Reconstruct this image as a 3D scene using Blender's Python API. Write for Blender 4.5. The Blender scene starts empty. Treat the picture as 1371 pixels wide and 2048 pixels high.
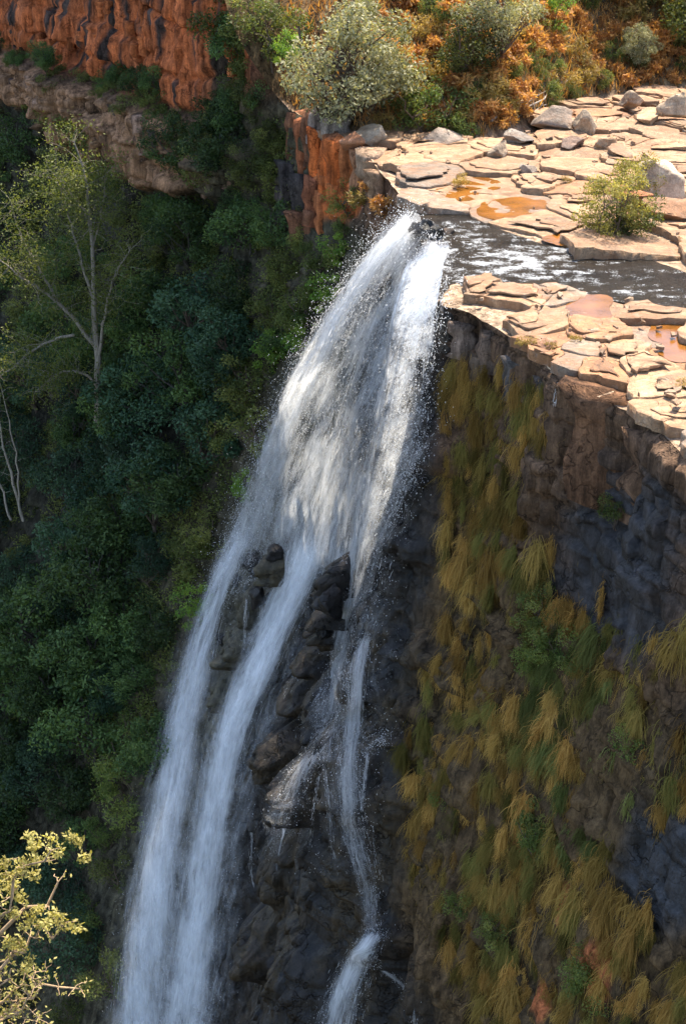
import bpy, math, random
import numpy as np
from mathutils import Vector, Matrix

# ------------------------------------------------------------------ camera, sky, sun, exposure
SC = bpy.context.scene
COL = SC.collection
PITCH, HFOV2, CAMZ = math.radians(27), math.radians(18), 25.0
cam_d = bpy.data.cameras.new('camera'); cam = bpy.data.objects.new('camera', cam_d); COL.objects.link(cam)
cam_d.sensor_fit = 'VERTICAL'; cam_d.sensor_height = 36; cam_d.lens = 18 / math.tan(HFOV2)
cam_d.clip_end = 2000; cam.location = (0, 0, CAMZ); cam.rotation_euler = (math.radians(90) - PITCH, 0, 0)
SC.camera = cam
SUN = Vector((0.20, 0.42, 0.90)).normalized()
W = bpy.data.worlds.new('World'); SC.world = W; W.use_nodes = True
sky = W.node_tree.nodes.new('ShaderNodeTexSky'); sky.sky_type = 'NISHITA'; sky.sun_disc = False; sky.dust_density = 1.6; sky.ozone_density = 1.0
sky.sun_elevation = math.asin(SUN.z); sky.sun_rotation = math.atan2(SUN.x, SUN.y)
bg = W.node_tree.nodes['Background']; bg.inputs['Strength'].default_value = 0.15
W.node_tree.links.new(sky.outputs['Color'], bg.inputs['Color'])
ld = bpy.data.lights.new('sun', 'SUN'); ld.energy = 4.5; ld.angle = math.radians(0.5); ld.color = (1, 0.91, 0.76)
lo = bpy.data.objects.new('sun', ld); COL.objects.link(lo)
lo.rotation_euler = SUN.to_track_quat('Z', 'Y').to_euler(); lo.location = (30, 60, 80)
SC.view_settings.view_transform = 'Standard'; SC.view_settings.look = 'None'
SC.view_settings.exposure = 1.62; SC.view_settings.gamma = 1
SC.render.engine = 'CYCLES'; SC.cycles.use_denoising = True
SC.cycles.transparent_max_bounces = 28; SC.cycles.max_bounces = 5; SC.cycles.use_adaptive_sampling = True; SC.cycles.adaptive_threshold = .03

# ------------------------------------------------------------------ numeric helpers
RNG = np.random.default_rng(7)
FPX = 1024 / math.tan(HFOV2); CP, SP = math.cos(PITCH), math.sin(PITCH)
CAM = np.array([0, 0, CAMZ])
def rays(px, py):
    xr = (np.atleast_1d(px).astype(float) - 685.5) / FPX; yr = (1024 - np.atleast_1d(py).astype(float)) / FPX
    d = np.stack([xr, CP + yr * SP, -SP + yr * CP], -1)
    return d / np.linalg.norm(d, axis=-1, keepdims=True)
def project(P):
    q = P - CAM; fz = q[..., 1] * CP - q[..., 2] * SP; up = q[..., 1] * SP + q[..., 2] * CP
    return 685.5 + FPX * q[..., 0] / fz, 1024 - FPX * up / fz
def on_z(px, py, z=0.0):
    d = rays(px, py); t = (z - CAMZ) / d[:, 2]; return CAM + d * t[:, None]
def at_y(px, py, y):
    d = rays(px, py); t = y / d[:, 1]; return CAM + d * t[:, None]
PERM = np.random.default_rng(3).permutation(512); PERM = np.concatenate([PERM] * 3); PVAL = np.random.default_rng(4).random(2048)
def hsh(i, j, k=0):
    return PVAL[PERM[(PERM[(PERM[np.asarray(i) & 511] + np.asarray(j)) & 511] + np.asarray(k)) & 511]]
def vnoise(x, y, z):
    xi, yi, zi = np.floor(x).astype(int), np.floor(y).astype(int), np.floor(z).astype(int)
    fx, fy, fz = x - xi, y - yi, z - zi
    fx, fy, fz = fx*fx*(3-2*fx), fy*fy*(3-2*fy), fz*fz*(3-2*fz)
    def l(a, b, t): return a + (b - a) * t
    c = lambda dx, dy, dz: hsh(xi + dx, yi + dy, zi + dz)
    return l(l(l(c(0,0,0), c(1,0,0), fx), l(c(0,1,0), c(1,1,0), fx), fy), l(l(c(0,0,1), c(1,0,1), fx), l(c(0,1,1), c(1,1,1), fx), fy), fz) * 2 - 1
def fbm(x, y, z, o=4):
    v = 0; a = 1.0; s = 0
    for i in range(o):
        v = v + a * vnoise(x * 2**i + 17.3*i, y * 2**i + 5.1*i, z * 2**i + 9.7*i); s += a; a *= .5
    return v / s
def ss(a, b, x):
    t = np.clip((np.asarray(x, float) - a) / (b - a), 0, 1); return t * t * (3 - 2 * t)
def resample(pts, n):
    p = np.asarray(pts, float); d = np.r_[0, np.cumsum(np.linalg.norm(np.diff(p, axis=0), axis=1))]
    q = np.linspace(0, d[-1], n); return np.stack([np.interp(q, d, p[:, i]) for i in range(p.shape[1])], -1)
def chaikin(pts, k=2):
    p = np.asarray(pts, float)
    for _ in range(k):
        a = p[:-1] * .75 + p[1:] * .25; b = p[:-1] * .25 + p[1:] * .75
        q = np.empty((len(a) * 2, p.shape[1])); q[0::2] = a; q[1::2] = b; p = np.vstack([p[:1], q, p[-1:]])
    return p
def mesh(name, V, F, smooth=False, attrs=None, mat=None):
    V = np.asarray(V, np.float32); me = bpy.data.meshes.new(name)
    Fs = F if isinstance(F, (list, tuple)) and len(F) and isinstance(F[0], np.ndarray) and F[0].ndim == 2 else [np.asarray(F)]
    idx = np.concatenate([f.ravel() for f in Fs]).astype(np.int32)
    tot = np.concatenate([np.full(len(f), f.shape[1]) for f in Fs]).astype(np.int32)
    st = np.r_[0, np.cumsum(tot)[:-1]].astype(np.int32)
    me.vertices.add(len(V)); me.vertices.foreach_set('co', V.ravel())
    me.loops.add(len(idx)); me.loops.foreach_set('vertex_index', idx)
    me.polygons.add(len(tot)); me.polygons.foreach_set('loop_start', st); me.polygons.foreach_set('loop_total', tot)
    if smooth: me.polygons.foreach_set('use_smooth', np.ones(len(tot), bool))
    for k, a in (attrs or {}).items():
        a = np.asarray(a, np.float32)
        if a.ndim == 1:
            at = me.attributes.new(k, 'FLOAT', 'POINT'); at.data.foreach_set('value', a)
        elif a.shape[1] == 3:
            at = me.attributes.new(k, 'FLOAT_VECTOR', 'POINT'); at.data.foreach_set('vector', a.ravel())
    if mat: me.materials.append(mat)
    me.update(calc_edges=True); return me
def link(name, me, parent=None, loc=(0, 0, 0), label=None, cat=None, group=None, kind=None):
    o = bpy.data.objects.new(name, me); COL.objects.link(o); o.location = loc
    if parent: o.parent = parent
    if label: o['label'] = label
    if cat: o['category'] = cat
    if group: o['group'] = group
    if kind: o['kind'] = kind
    return o
def grid_faces(nr, nc):
    i = np.arange(nr * nc).reshape(nr, nc)
    return np.stack([i[:-1, :-1], i[:-1, 1:], i[1:, 1:], i[1:, :-1]], -1).reshape(-1, 4)
def tubes(polys, sides=6):
    """polys: list of (points Nx3, radii N) -> V, F"""
    Vs, Fs, n0 = [], [], 0
    for P, R in polys:
        P = np.asarray(P, float); n = len(P); R = np.broadcast_to(np.asarray(R, float), n)
        T = np.gradient(P, axis=0); T /= np.linalg.norm(T, axis=1, keepdims=True) + 1e-9
        up = np.where(np.abs(T[:, 2:3]) > .9, [[1., 0, 0]], [[0, 0, 1.]])
        A = np.cross(T, up); A /= np.linalg.norm(A, axis=1, keepdims=True); B = np.cross(T, A)
        th = np.arange(sides) / sides * 2 * np.pi
        ring = P[:, None] + R[:, None, None] * (A[:, None] * np.cos(th)[None, :, None] + B[:, None] * np.sin(th)[None, :, None])
        Vs.append(ring.reshape(-1, 3)); i = np.arange(n * sides).reshape(n, sides) + n0; j = np.roll(i, -1, 1)
        Fs.append(np.stack([i[:-1], j[:-1], j[1:], i[1:]], -1).reshape(-1, 4)); n0 += n * sides
    return np.vstack(Vs), np.vstack(Fs)

# ------------------------------------------------------------------ material helpers
def mat(name):
    m = bpy.data.materials.new(name); m.use_nodes = True; nt = m.node_tree; nt.nodes.clear()
    return m, nt
def nd(nt, t, **kw):
    n = nt.nodes.new(t)
    for k, v in kw.items():
        if k.startswith('i_'): n.inputs[k[2:].replace('_', ' ')].default_value = v
        else: setattr(n, k, v)
    return n
def noise(nt, vec, scale, detail=5, rough=.6):
    n = nd(nt, 'ShaderNodeTexNoise'); n.inputs['Scale'].default_value = scale; n.inputs['Detail'].default_value = detail
    n.inputs['Roughness'].default_value = rough
    if vec is not None: nt.links.new(vec, n.inputs['Vector'])
    return n.outputs['Fac']
def mapv(nt, vec, sc):
    m = nd(nt, 'ShaderNodeMapping'); m.inputs['Scale'].default_value = sc; nt.links.new(vec, m.inputs['Vector']); return m.outputs['Vector']
def rng_(nt, v, a, b, c, d):
    m = nd(nt, 'ShaderNodeMapRange'); nt.links.new(v, m.inputs['Value'])
    for k, x in zip(('From Min', 'From Max', 'To Min', 'To Max'), (a, b, c, d)): m.inputs[k].default_value = x
    return m.outputs['Result']
def math_(nt, op, a, b=None):
    m = nd(nt, 'ShaderNodeMath', operation=op)
    for i, x in enumerate((a, b)):
        if x is None: continue
        if isinstance(x, (int, float)): m.inputs[i].default_value = x
        else: nt.links.new(x, m.inputs[i])
    return m.outputs[0]
def mixc(nt, f, a, b, mode='MIX'):
    m = nd(nt, 'ShaderNodeMix', data_type='RGBA', blend_type=mode)
    for sck, x in ((m.inputs[0], f), (m.inputs[6], a), (m.inputs[7], b)):
        if isinstance(x, (int, float)): sck.default_value = x
        elif isinstance(x, tuple): sck.default_value = (*x, 1)
        else: nt.links.new(x, sck)
    return m.outputs[2]
def out(nt, sh):
    o = nd(nt, 'ShaderNodeOutputMaterial'); nt.links.new(sh, o.inputs['Surface'])
def attr(nt, n, kind='Vector'):
    a = nd(nt, 'ShaderNodeAttribute', attribute_name=n); return a.outputs[kind]

def rock_mat(name, tint=None, rough=.85, wetattr=False, streak=.5, bump=.5, lich=0.0, rand=0.0, scale=1.0, stain=0.0, crack=None):
    m, nt = mat(name); L = nt.links
    g = nd(nt, 'ShaderNodeNewGeometry').outputs['Position']
    base = attr(nt, 'tint') if tint is None else None
    if base is None:
        c = nd(nt, 'ShaderNodeRGB'); c.outputs[0].default_value = (*tint, 1); base = c.outputs[0]
    n1 = noise(nt, g, .9*scale, 5, .65); n2 = noise(nt, mapv(nt, g, (1.6, 1.6, .16)), 1.3, 4, .7); n3 = noise(nt, g, 9*scale, 3, .7)
    col = mixc(nt, 1.0, base, rng_(nt, n1, .3, .7, .55, 1.4), 'MULTIPLY')
    col = mixc(nt, streak, col, mixc(nt, 1.0, col, rng_(nt, n2, .35, .68, .25, 1.6), 'MULTIPLY'))
    col = mixc(nt, .55, col, mixc(nt, 1.0, col, rng_(nt, n3, .3, .7, .5, 1.5), 'MULTIPLY'))
    if crack:
        vo = nd(nt, 'ShaderNodeTexVoronoi', feature='DISTANCE_TO_EDGE'); vo.inputs['Scale'].default_value = .85 * scale; dv = nd(nt, 'ShaderNodeVectorMath', operation='MULTIPLY_ADD')
        nz = nd(nt, 'ShaderNodeTexNoise'); nz.inputs['Scale'].default_value = 1.2; nz.inputs['Detail'].default_value = 3; L.new(g, nz.inputs['Vector']); L.new(nz.outputs['Color'], dv.inputs[0]); dv.inputs[1].default_value = (2.4, 2.4, 1.4); L.new(mapv(nt, g, crack), dv.inputs[2]); L.new(dv.outputs[0], vo.inputs['Vector'])
        ck = rng_(nt, vo.outputs['Distance'], 0.0, .05, 0, 1); ck = math_(nt, 'MAXIMUM', ck, rng_(nt, noise(nt, g, .6, 2, .6), .42, .58, 0, 1)); col = mixc(nt, .6, col, mixc(nt, 1.0, col, rng_(nt, ck, 0, 1, .18, 1.05), 'MULTIPLY'))
    if stain:
        col = mixc(nt, math_(nt, 'MULTIPLY', rng_(nt, noise(nt, mapv(nt, g, (.5, 1.1, 1)), 1.1, 8, .72), .44, .62, 0, 1), stain), col, (.20, .09, .035))
    if lich:
        col = mixc(nt, math_(nt, 'MULTIPLY', rng_(nt, noise(nt, g, 2.2, 7, .7), .55, .68, 0, 1), lich), col, (.25, .22, .185))
    if rand:
        r = nd(nt, 'ShaderNodeObjectInfo').outputs['Random']
        col = mixc(nt, rand, col, mixc(nt, 1.0, col, rng_(nt, r, 0, 1, .55, 1.35), 'MULTIPLY'))
    b = nd(nt, 'ShaderNodeBsdfPrincipled'); L.new(col, b.inputs['Base Color'])
    if wetattr:
        w = attr(nt, 'wet', 'Fac'); L.new(math_(nt, 'ADD', rng_(nt, w, 0, 1, .9, .22), math_(nt, 'MULTIPLY', w, rng_(nt, n1, .35, .65, 0, .45))), b.inputs['Roughness'])
        L.new(rng_(nt, w, 0, 1, .12, .24), b.inputs['Specular IOR Level'])
    else: b.inputs['Roughness'].default_value = rough
    bp = nd(nt, 'ShaderNodeBump'); bp.inputs['Strength'].default_value = bump; bp.inputs['Distance'].default_value = .12
    h = math_(nt, 'ADD', noise(nt, g, 3.0*scale, 5, .7), math_(nt, 'MULTIPLY', n2, .8))
    if crack: h = math_(nt, 'ADD', h, math_(nt, 'MULTIPLY', ck, .7))
    L.new(h, bp.inputs['Height']); L.new(bp.outputs[0], b.inputs['Normal']); out(nt, b.outputs[0]); return m

def leaf_mat(name, c1, c2, trans=.45, rand=.5):
    m, nt = mat(name); L = nt.links
    r = nd(nt, 'ShaderNodeObjectInfo').outputs['Random']; a = attr(nt, 'shade', 'Fac')
    col = mixc(nt, a, c1, c2)
    col = mixc(nt, 1.0, col, rng_(nt, r, 0, 1, 1 - rand * .5, 1 + rand * .5), 'MULTIPLY')
    d = nd(nt, 'ShaderNodeBsdfPrincipled'); L.new(col, d.inputs['Base Color']); d.inputs['Roughness'].default_value = .6; d.inputs['Specular IOR Level'].default_value = .25
    t = nd(nt, 'ShaderNodeBsdfTranslucent'); L.new(mixc(nt, 1.0, col, (1.25, 1.2, .55), 'MULTIPLY'), t.inputs['Color'])
    mx = nd(nt, 'ShaderNodeMixShader'); mx.inputs[0].default_value = trans
    L.new(d.outputs[0], mx.inputs[1]); L.new(t.outputs[0], mx.inputs[2]); out(nt, mx.outputs[0]); return m
def bark_mat(name, c):
    m, nt = mat(name); L = nt.links; g = nd(nt, 'ShaderNodeTexCoord').outputs['Object']
    n = noise(nt, mapv(nt, g, (4, 4, .8)), 3, 5, .7); b = nd(nt, 'ShaderNodeBsdfPrincipled')
    L.new(mixc(nt, 1.0, c, rng_(nt, n, .3, .7, .5, 1.5), 'MULTIPLY'), b.inputs['Base Color']); b.inputs['Roughness'].default_value = .9
    out(nt, b.outputs[0]); return m

# ------------------------------------------------------------------ the gorge wall: outward distance b over (a = along, z)
NRM = np.array([-.83, -.5578]); TAU = np.array([-.5578, .83])
RIM = np.array([(31, 12), (24, 28), (19.5, 39), (14.6, 50.2), (12.9, 54), (12.3, 57.4), (10.1, 60.4), (9.1, 62.6), (7.3, 67.6), (6.0, 70.1), (4.5, 71.4),
                (4.6, 75), (5.6, 79.4), (4.6, 82), (4.1, 86.6), (2.9, 92), (1.3, 98), (-.8, 103), (-4, 108.6), (-7.4, 110), (-13, 117.5), (-20, 126.5), (-28.2, 137.2), (-42, 155), (-60, 178)], float)
RA = RIM @ TAU; RB = RIM @ NRM
def a_of(x, y): return float(np.dot((x, y), TAU))
A_LIP0, A_LIP1, A_SPUR, A_RED = a_of(4.5, 71.4), a_of(4.1, 86.6), a_of(-4, 108.6), a_of(-9, 112)
def rim_b(a): return np.interp(a, RA, RB)
_as = np.linspace(RA[0], RA[-1], 1200); _k = np.exp(-np.linspace(-2, 2, 81)**2); _k /= _k.sum()
_rs = np.convolve(np.pad(rim_b(_as), 40, 'edge'), _k, 'valid')
def rim_b_smooth(a): return np.interp(a, _as, _rs)
BUMPS = []; DENTS = []
LEFT_EDGE = np.array([(822, 418), (760, 470), (690, 560), (610, 680), (548, 800), (498, 930), (452, 1060), (400, 1200), (352, 1370), (306, 1550), (266, 1750), (236, 1950), (222, 2060)], float)
def off(a, z):
    d = -z; dp = np.maximum(d, 0); dl = d + 1.5 * vnoise(a * .16, 0 * a, 3.) + .9 * vnoise(a * .55, 0 * a, 7.)
    right = .05 * np.minimum(dp, 8) + .26 * np.maximum(dp - 8, 0)
    fall = .10 * np.minimum(dp, 4) + .27 * np.maximum(dp - 4, 0)
    mid = .12 * np.minimum(dp, 6) + .33 * np.maximum(dp - 6, 0) + .16 * np.maximum(dp - 24, 0)
    left = np.where(d < 0, -2.2 + .10 * d, 0) * 1.0 + np.where(d >= 0, -2.2 + 2.2 * ss(1.5, 2.6, d + .6 * vnoise(a * .3, 0 * a, 15.)), 0) - 1.8 * ss(6.0, 7.2, dl) + .9 * vnoise(a * .3, d * .1, 5.) * ss(.5, 2, d) * (1 - ss(6, 9, d)) + .40 * np.maximum(d - 8, 0) + .16 * np.maximum(d - 24, 0)
    w1 = ss(A_LIP0 - 5, A_LIP0 + 2, a); w2 = ss(A_LIP1 - 3, A_LIP1 + 8, a); w3 = ss(A_SPUR - 2, A_RED + 1, a)
    o = right + (fall - right) * w1; o = o + (mid - o) * w2; o = o + (left - o) * w3
    for (a0, z0, ra, rz, amp) in DENTS: o = o - amp * np.exp(-((a - a0) / ra)**2 - ((z - z0) / rz)**2)
    return o
def bumps(a, z):
    o = 0 * a
    for (a0, z0, ra, rz, amp) in BUMPS:
        q = ((a - a0) / ra)**2 + ((z - z0) / np.where(z < z0, .62 * rz, 1.25 * rz))**2; o = np.maximum(o, amp * np.exp(-q**2.2))
    return o
def wall_b(a, z, bump=True):
    t = ss(0, 14, -z); b = rim_b(a) * (1 - t) + rim_b_smooth(a) * t + off(a, z)
    return b + bumps(a, z) if bump else b
def wall_pt(a, z, lift=0):
    b = wall_b(a, z) + lift
    return np.stack([TAU[0] * a + NRM[0] * b, TAU[1] * a + NRM[1] * b, z + 0 * a], -1)
def wall_hit(px, py, lift=0.0, bump=True):
    d = rays(px, py); lift = np.broadcast_to(np.asarray(lift, float), len(d)); ts = np.arange(24, 220, 2.0); res = np.full(len(d), np.nan)
    def f_(P, l): return P[..., 0] * NRM[0] + P[..., 1] * NRM[1] - wall_b(P[..., 0] * TAU[0] + P[..., 1] * TAU[1], P[..., 2], bump) - l
    for c0 in range(0, len(d), 2000):
        D = d[c0:c0+2000]; l = lift[c0:c0+2000]; f = f_(CAM + D[:, None] * ts[None, :, None], l[:, None])
        k = np.clip(np.argmax(f < 0, 1), 1, None); lo, hi = ts[k-1].copy(), ts[k].copy()
        for _ in range(9):
            m = (lo + hi) / 2; neg = f_(CAM + D * m[:, None], l) < 0; hi = np.where(neg, m, hi); lo = np.where(neg, lo, m)
        res[c0:c0+2000] = np.where((f < 0).any(1), (lo + hi) / 2, 220)
    return CAM + d * res[:, None]
def az(P): return P[..., 0] * TAU[0] + P[..., 1] * TAU[1], P[..., 2]
# rock ribs standing between the streams (peaks given where they stand in front of the wall)
_d = []
for px, py, ra, rz, amp in [(845, 1950, 1.3, 4.0, 2.2), (830, 1200, 1.0, 2.5, 1.0), (960, 1660, 1.2, 1.2, .9), (1080, 1930, 1.5, 1.3, 1.0)]:
    P = wall_hit([px], [py], -amp); a_, z_ = az(P); _d.append((float(a_[0]), float(z_[0]), ra, rz, amp))
DENTS = _d; _b = []
for px, py, ra, rz, amp in [(522, 1150, 1.15, 1.3, 2.1), (480, 1230, 1.0, 1.5, 1.6), (452, 1310, 1.0, 1.4, 1.5), (428, 1400, .8, 1.3, 1.2), (420, 1500, .8, 1.8, .9), (652, 1190, .9, 1.4, 2.0), (642, 1270, .95, 1.2, 1.6), (610, 1330, 1.0, 1.0, 1.3),
                            (580, 1400, 1.3, 1.2, 1.5), (630, 1430, 1.5, 1.5, 1.2), (525, 1530, 1.4, 1.4, 2.5), (560, 1610, 1.9, 1.8, 2.3), (640, 1580, 2.0, 1.9, 1.6), (730, 1600, 1.6, 2.2, .9), (700, 1380, .9, 1.2, .8), (540, 1740, 1.7, 2.2, 1.3), (640, 1720, 1.9, 2.4, 1.0),
                            (500, 1900, 1.4, 1.8, 1.5), (560, 2020, 1.8, 2.0, 1.1), (750, 1900, 1.0, 1.0, 1.0), (860, 1340, 1.9, .7, .8), (768, 578, .7, .6, .9), (853, 930, .9, .8, 1.0), (760, 950, 1.0, .5, .7), (800, 1100, 1.0, .6, .5)]:
    P = wall_hit([px], [py], amp * 1.4); a_, z_ = az(P); _b.append((float(a_[0]), float(z_[0]), ra * 1.3, rz * 1.25, amp * 1.5))
BUMPS = _b
def strata(a, z, amp):
    """blocky ledges: outward offset per layer and per block in the layer"""
    zz = z + .5 * vnoise(a * .12, z * .05, 3.) + .12 * vnoise(a * .7, z * .4, 9.)
    edges = np.cumsum(.35 + 1.3 * np.random.default_rng(11).random(90)**1.6); edges = np.r_[0, edges]
    q = -zz + 16; k = np.clip(np.searchsorted(edges, q), 1, len(edges) - 1)
    fr = (q - edges[k-1]) / (edges[k] - edges[k-1])
    w = .9 + 5 * hsh(k, 5)**2; u = a / w + 9.1 * hsh(k, 8) + .15 * vnoise(a * .8, z * .9, 2.); bi = np.floor(u).astype(int); fu = u - bi
    h = hsh(bi & 511, k, 7) * .75 + .45 * hsh(k, 21)
    joint = np.minimum(ss(0, .10, fu), ss(0, .10, 1 - fu)) * np.minimum(ss(0, .16, fr), 1 - .5 * ss(.86, 1, fr))
    but = hsh(np.floor(a / 2.7 + .3 * vnoise(a * .5, z * .12, 1.)).astype(int) & 511, 3) - .5
    return amp * (h * .85 + .42 * joint - .65 + .8 * but) * (.85 + .45 * vnoise(a * .2, z * .25, 6.))
def patch(a, z, px, py, cx, cy, rx, ry, soft=.5):
    q = np.sqrt(((px - cx) / rx)**2 + ((py - cy) / ry)**2) + .35 * fbm(a * .5, z * .5, 4., 3); return 1 - ss(1 - soft, 1, q)
def wall_mesh(name, a0, a1, na, nz, zbot=-80, nextrow=None):
    a = np.linspace(a0, a1, na); top = ztop(a); q = np.linspace(0, 1, nz)**1.15
    A = np.repeat(a[None], nz, 0); Z = top[None] + (zbot - top[None]) * q[:, None]
    wa, wz = .45 * fbm(A * .9, Z * .9, 14.2, 4), .40 * fbm(A * .9 + 50, Z * .9, 14.2, 4)
    P0 = wall_pt(A, Z); P0[..., :2] += NRM * (bumps(A + wa, Z + wz) * (1 + .25 * fbm(A * 1.4, Z * 2.2, 3.1, 3)) - bumps(A, Z))[..., None]; px, py = project(P0)
    w_red = ss(A_SPUR - 1, A_RED, A); _wn = 25 * fbm(A * .6, Z * .3, 5.2, 3)
    w_fall = (1 - ss(-35, 45, px + _wn - np.interp(py, [400, 600, 900, 1200, 1500, 1800, 2048], [900, 885, 880, 850, 800, 800, 850]))) * ss(-5, 50, px + _wn - np.interp(py, LEFT_EDGE[:, 1], LEFT_EDGE[:, 0]))
    slab = patch(A, Z, px, py, 1245, 1130, 220, 230); wetright = patch(A, Z, px, py, 1330, 1740, 120, 170)
    amp = .85 * (1 - .45 * slab) * (1 + .5 * w_fall * ss(3, 8, -Z) * (1 - .6 * ss(20, 26, -Z))) + .95 * w_red * (1 - ss(8, 11, -Z)) + .35 * (1 - ss(6, 9, -Z)) * (1 - w_red) * (1 - w_fall)
    lump = (1 + .8 * w_red) * fbm(A * .45, Z * .35, 1.7, 4)
    wr_ = w_red * (1 - ss(1, 2, -Z)); D = strata(A, Z, amp * (1 - wr_)) + wr_ * strata(A * 1.2, Z * .35, 1.25) + .5 * wr_ * strata(A * 2.6 + 40, Z * .8, .55) + .55 * lump * (1 - .5 * slab) + .16 * fbm(A * 2.1, Z * 1.6, 7.7, 4) - .3 * ss(0, .3, top[None] - Z) * 0
    D = D * ss(0, .5, top[None] - Z + .08) 
    P = P0 + np.concatenate([NRM[None, None] * D[..., None], (.10 * fbm(A * 1.3, Z * 1.3, 5.5, 3))[..., None] * ss(.2, 1, top[None] - Z)[..., None]], -1)
    # vertex colours by rock zone
    def c(*v): return np.array(v)[None, None]
    T = c(.10, .057, .030) + 0 * P
    def blend(col, w):
        nonlocal T; T = T * (1 - w[..., None]) + c(*col) * w[..., None]
    n1 = fbm(A * .35, Z * .12, 2.2, 4)
    blend((.05, .035, .024), ss(-.1, .5, n1) * .8)
    blend((.12, .072, .044), (1 - ss(3.5, 7, -Z + 1.5 * n1)) * (1 - w_fall) * .8)
    blend((.075, .05, .022), ss(8, 12, -Z) * (1 - slab) * .6)
    blend((.034, .031, .032), slab); blend((.028, .029, .033), wetright)
    blend((.014, .012, .011), w_fall * ss(-.5, .5, -Z) * .95); blend((.05, .034, .016), w_fall * ss(14, 19, -Z) * ss(.0, .35, fbm(A * .7, Z * .16, 9.4, 4)) * .6)
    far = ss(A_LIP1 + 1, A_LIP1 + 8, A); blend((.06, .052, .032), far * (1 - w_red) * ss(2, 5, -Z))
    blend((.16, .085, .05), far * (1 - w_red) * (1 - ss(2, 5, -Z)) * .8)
    redp = patch(A, Z, px, py, 672, 350, 60, 110, .35); blend((.50, .13, .035), redp * .95)  # stronger orange on the corner left of the lip
    blend((.46, .125, .042), w_red * ss(.4, -.6, -Z) if False else w_red * (1 - ss(1.2, 1.9, -Z)) * (.65 + .35 * ss(-.4, .3, fbm(A * .9, Z * .2, 8.1, 4))))
    blend((.06, .042, .034), w_red * ss(.12, .32, fbm(A * 1.1, Z * .12, 6.1, 4)) * (1 - ss(1.2, 1.9, -Z)))
    dl = -Z + 1.5 * vnoise(A * .16, 0 * A, 3.) + .9 * vnoise(A * .55, 0 * A, 7.)
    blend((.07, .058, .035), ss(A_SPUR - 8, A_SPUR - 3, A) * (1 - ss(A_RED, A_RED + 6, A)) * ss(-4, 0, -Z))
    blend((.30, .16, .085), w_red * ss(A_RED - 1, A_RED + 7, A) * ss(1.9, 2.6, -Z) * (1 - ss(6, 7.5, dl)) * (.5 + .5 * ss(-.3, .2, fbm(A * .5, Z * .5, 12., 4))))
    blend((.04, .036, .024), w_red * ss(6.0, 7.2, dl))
    for cx, cy, rx, ry in [(1030, 1720, 22, 90), (1205, 1930, 40, 75), (1130, 1810, 12, 50), (1100, 1990, 15, 50)]:
        blend((.36, .11, .04), patch(A, Z, px, py, cx, cy, rx, ry, .4) * .9)
    wet = np.clip(w_fall * ss(0, 1, -Z) + .75 * slab + wetright, 0, 1)
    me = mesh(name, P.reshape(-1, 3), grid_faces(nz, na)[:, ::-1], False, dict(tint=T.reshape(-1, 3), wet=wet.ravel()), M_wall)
    return link(name, me, kind='structure')
def ztop(a):
    z = -.15 + 0 * a
    z = z - .30 * ss(A_LIP0 + .3, A_LIP0 + 1.2, a) * (1 - ss(A_LIP1 - .8, A_LIP1, a))
    z = z + .9 * ss(A_LIP1 + 2, A_SPUR - 6, a)
    z = z + 10 * ss(A_SPUR - 1, A_RED + 1.5, a)
    return z + .15 * fbm(a * 1.1, a * 0, 1., 3) * (1 - ss(A_SPUR, A_RED, a)) - .1
M_wall = rock_mat('cliff_rock', None, wetattr=True, streak=.8, bump=.8, crack=(.75, .75, .42))
w_near = wall_mesh('cliff_grass_side', RA[0], A_LIP0 - .6, 420, 400)
w_fall = wall_mesh('cliff_under_waterfall', A_LIP0 - .6, A_LIP1 + 3, 200, 400)
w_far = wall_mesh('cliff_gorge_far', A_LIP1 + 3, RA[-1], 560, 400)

# ------------------------------------------------------------------ plateau: shelf, river bed, hillside (one sheet behind the rim)
FAR_BANK = on_z(*np.array([(822, 417), (870, 409), (960, 440), (990, 457), (1090, 490), (1150, 500), (1280, 512), (1371, 545), (1700, 640)]).T)[:, :2]
NEAR_BANK = on_z(*np.array([(876, 598), (890, 563), (950, 556), (1050, 592), (1110, 573), (1200, 590), (1280, 602), (1371, 622), (1700, 720)]).T)[:, :2]
BACK = on_z(*np.array([(600, 240), (720, 283), (850, 268), (960, 292), (1080, 252), (1200, 205), (1371, 190), (1700, 150)]).T)[:, :2]
FAR_BANK = np.vstack([FAR_BANK, [[60, 84]]]); NEAR_BANK = np.vstack([NEAR_BANK, [[60, 70]]])
BACK = BACK[np.argsort(BACK[:, 0])]
def seg_dist(X, Y, poly):
    best = np.full(np.shape(X), 1e9)
    for (x0, y0), (x1, y1) in zip(poly[:-1], poly[1:]):
        dx, dy = x1 - x0, y1 - y0; t = np.clip(((X - x0) * dx + (Y - y0) * dy) / (dx*dx + dy*dy + 1e-9), 0, 1)
        best = np.minimum(best, np.hypot(X - x0 - t * dx, Y - y0 - t * dy))
    return best
def in_poly(X, Y, poly):
    ins = np.zeros(np.shape(X), bool); n = len(poly)
    for i in range(n):
        x0, y0 = poly[i]; x1, y1 = poly[(i + 1) % n]
        c = ((y0 > Y) != (y1 > Y)) & (X < (x1 - x0) * (Y - y0) / (y1 - y0 + 1e-12) + x0); ins ^= c
    return ins
RIVER_POLY = np.vstack([FAR_BANK, NEAR_BANK[::-1]])
def hill(x, y):
    yb = np.interp(x, BACK[:, 0], BACK[:, 1]); e = y - yb
    z = .8 * ss(0, 1.2, e) + .62 * np.maximum(e - .8, 0) * (1 - .35 * ss(25, 60, e))
    return z * 1.0
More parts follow.
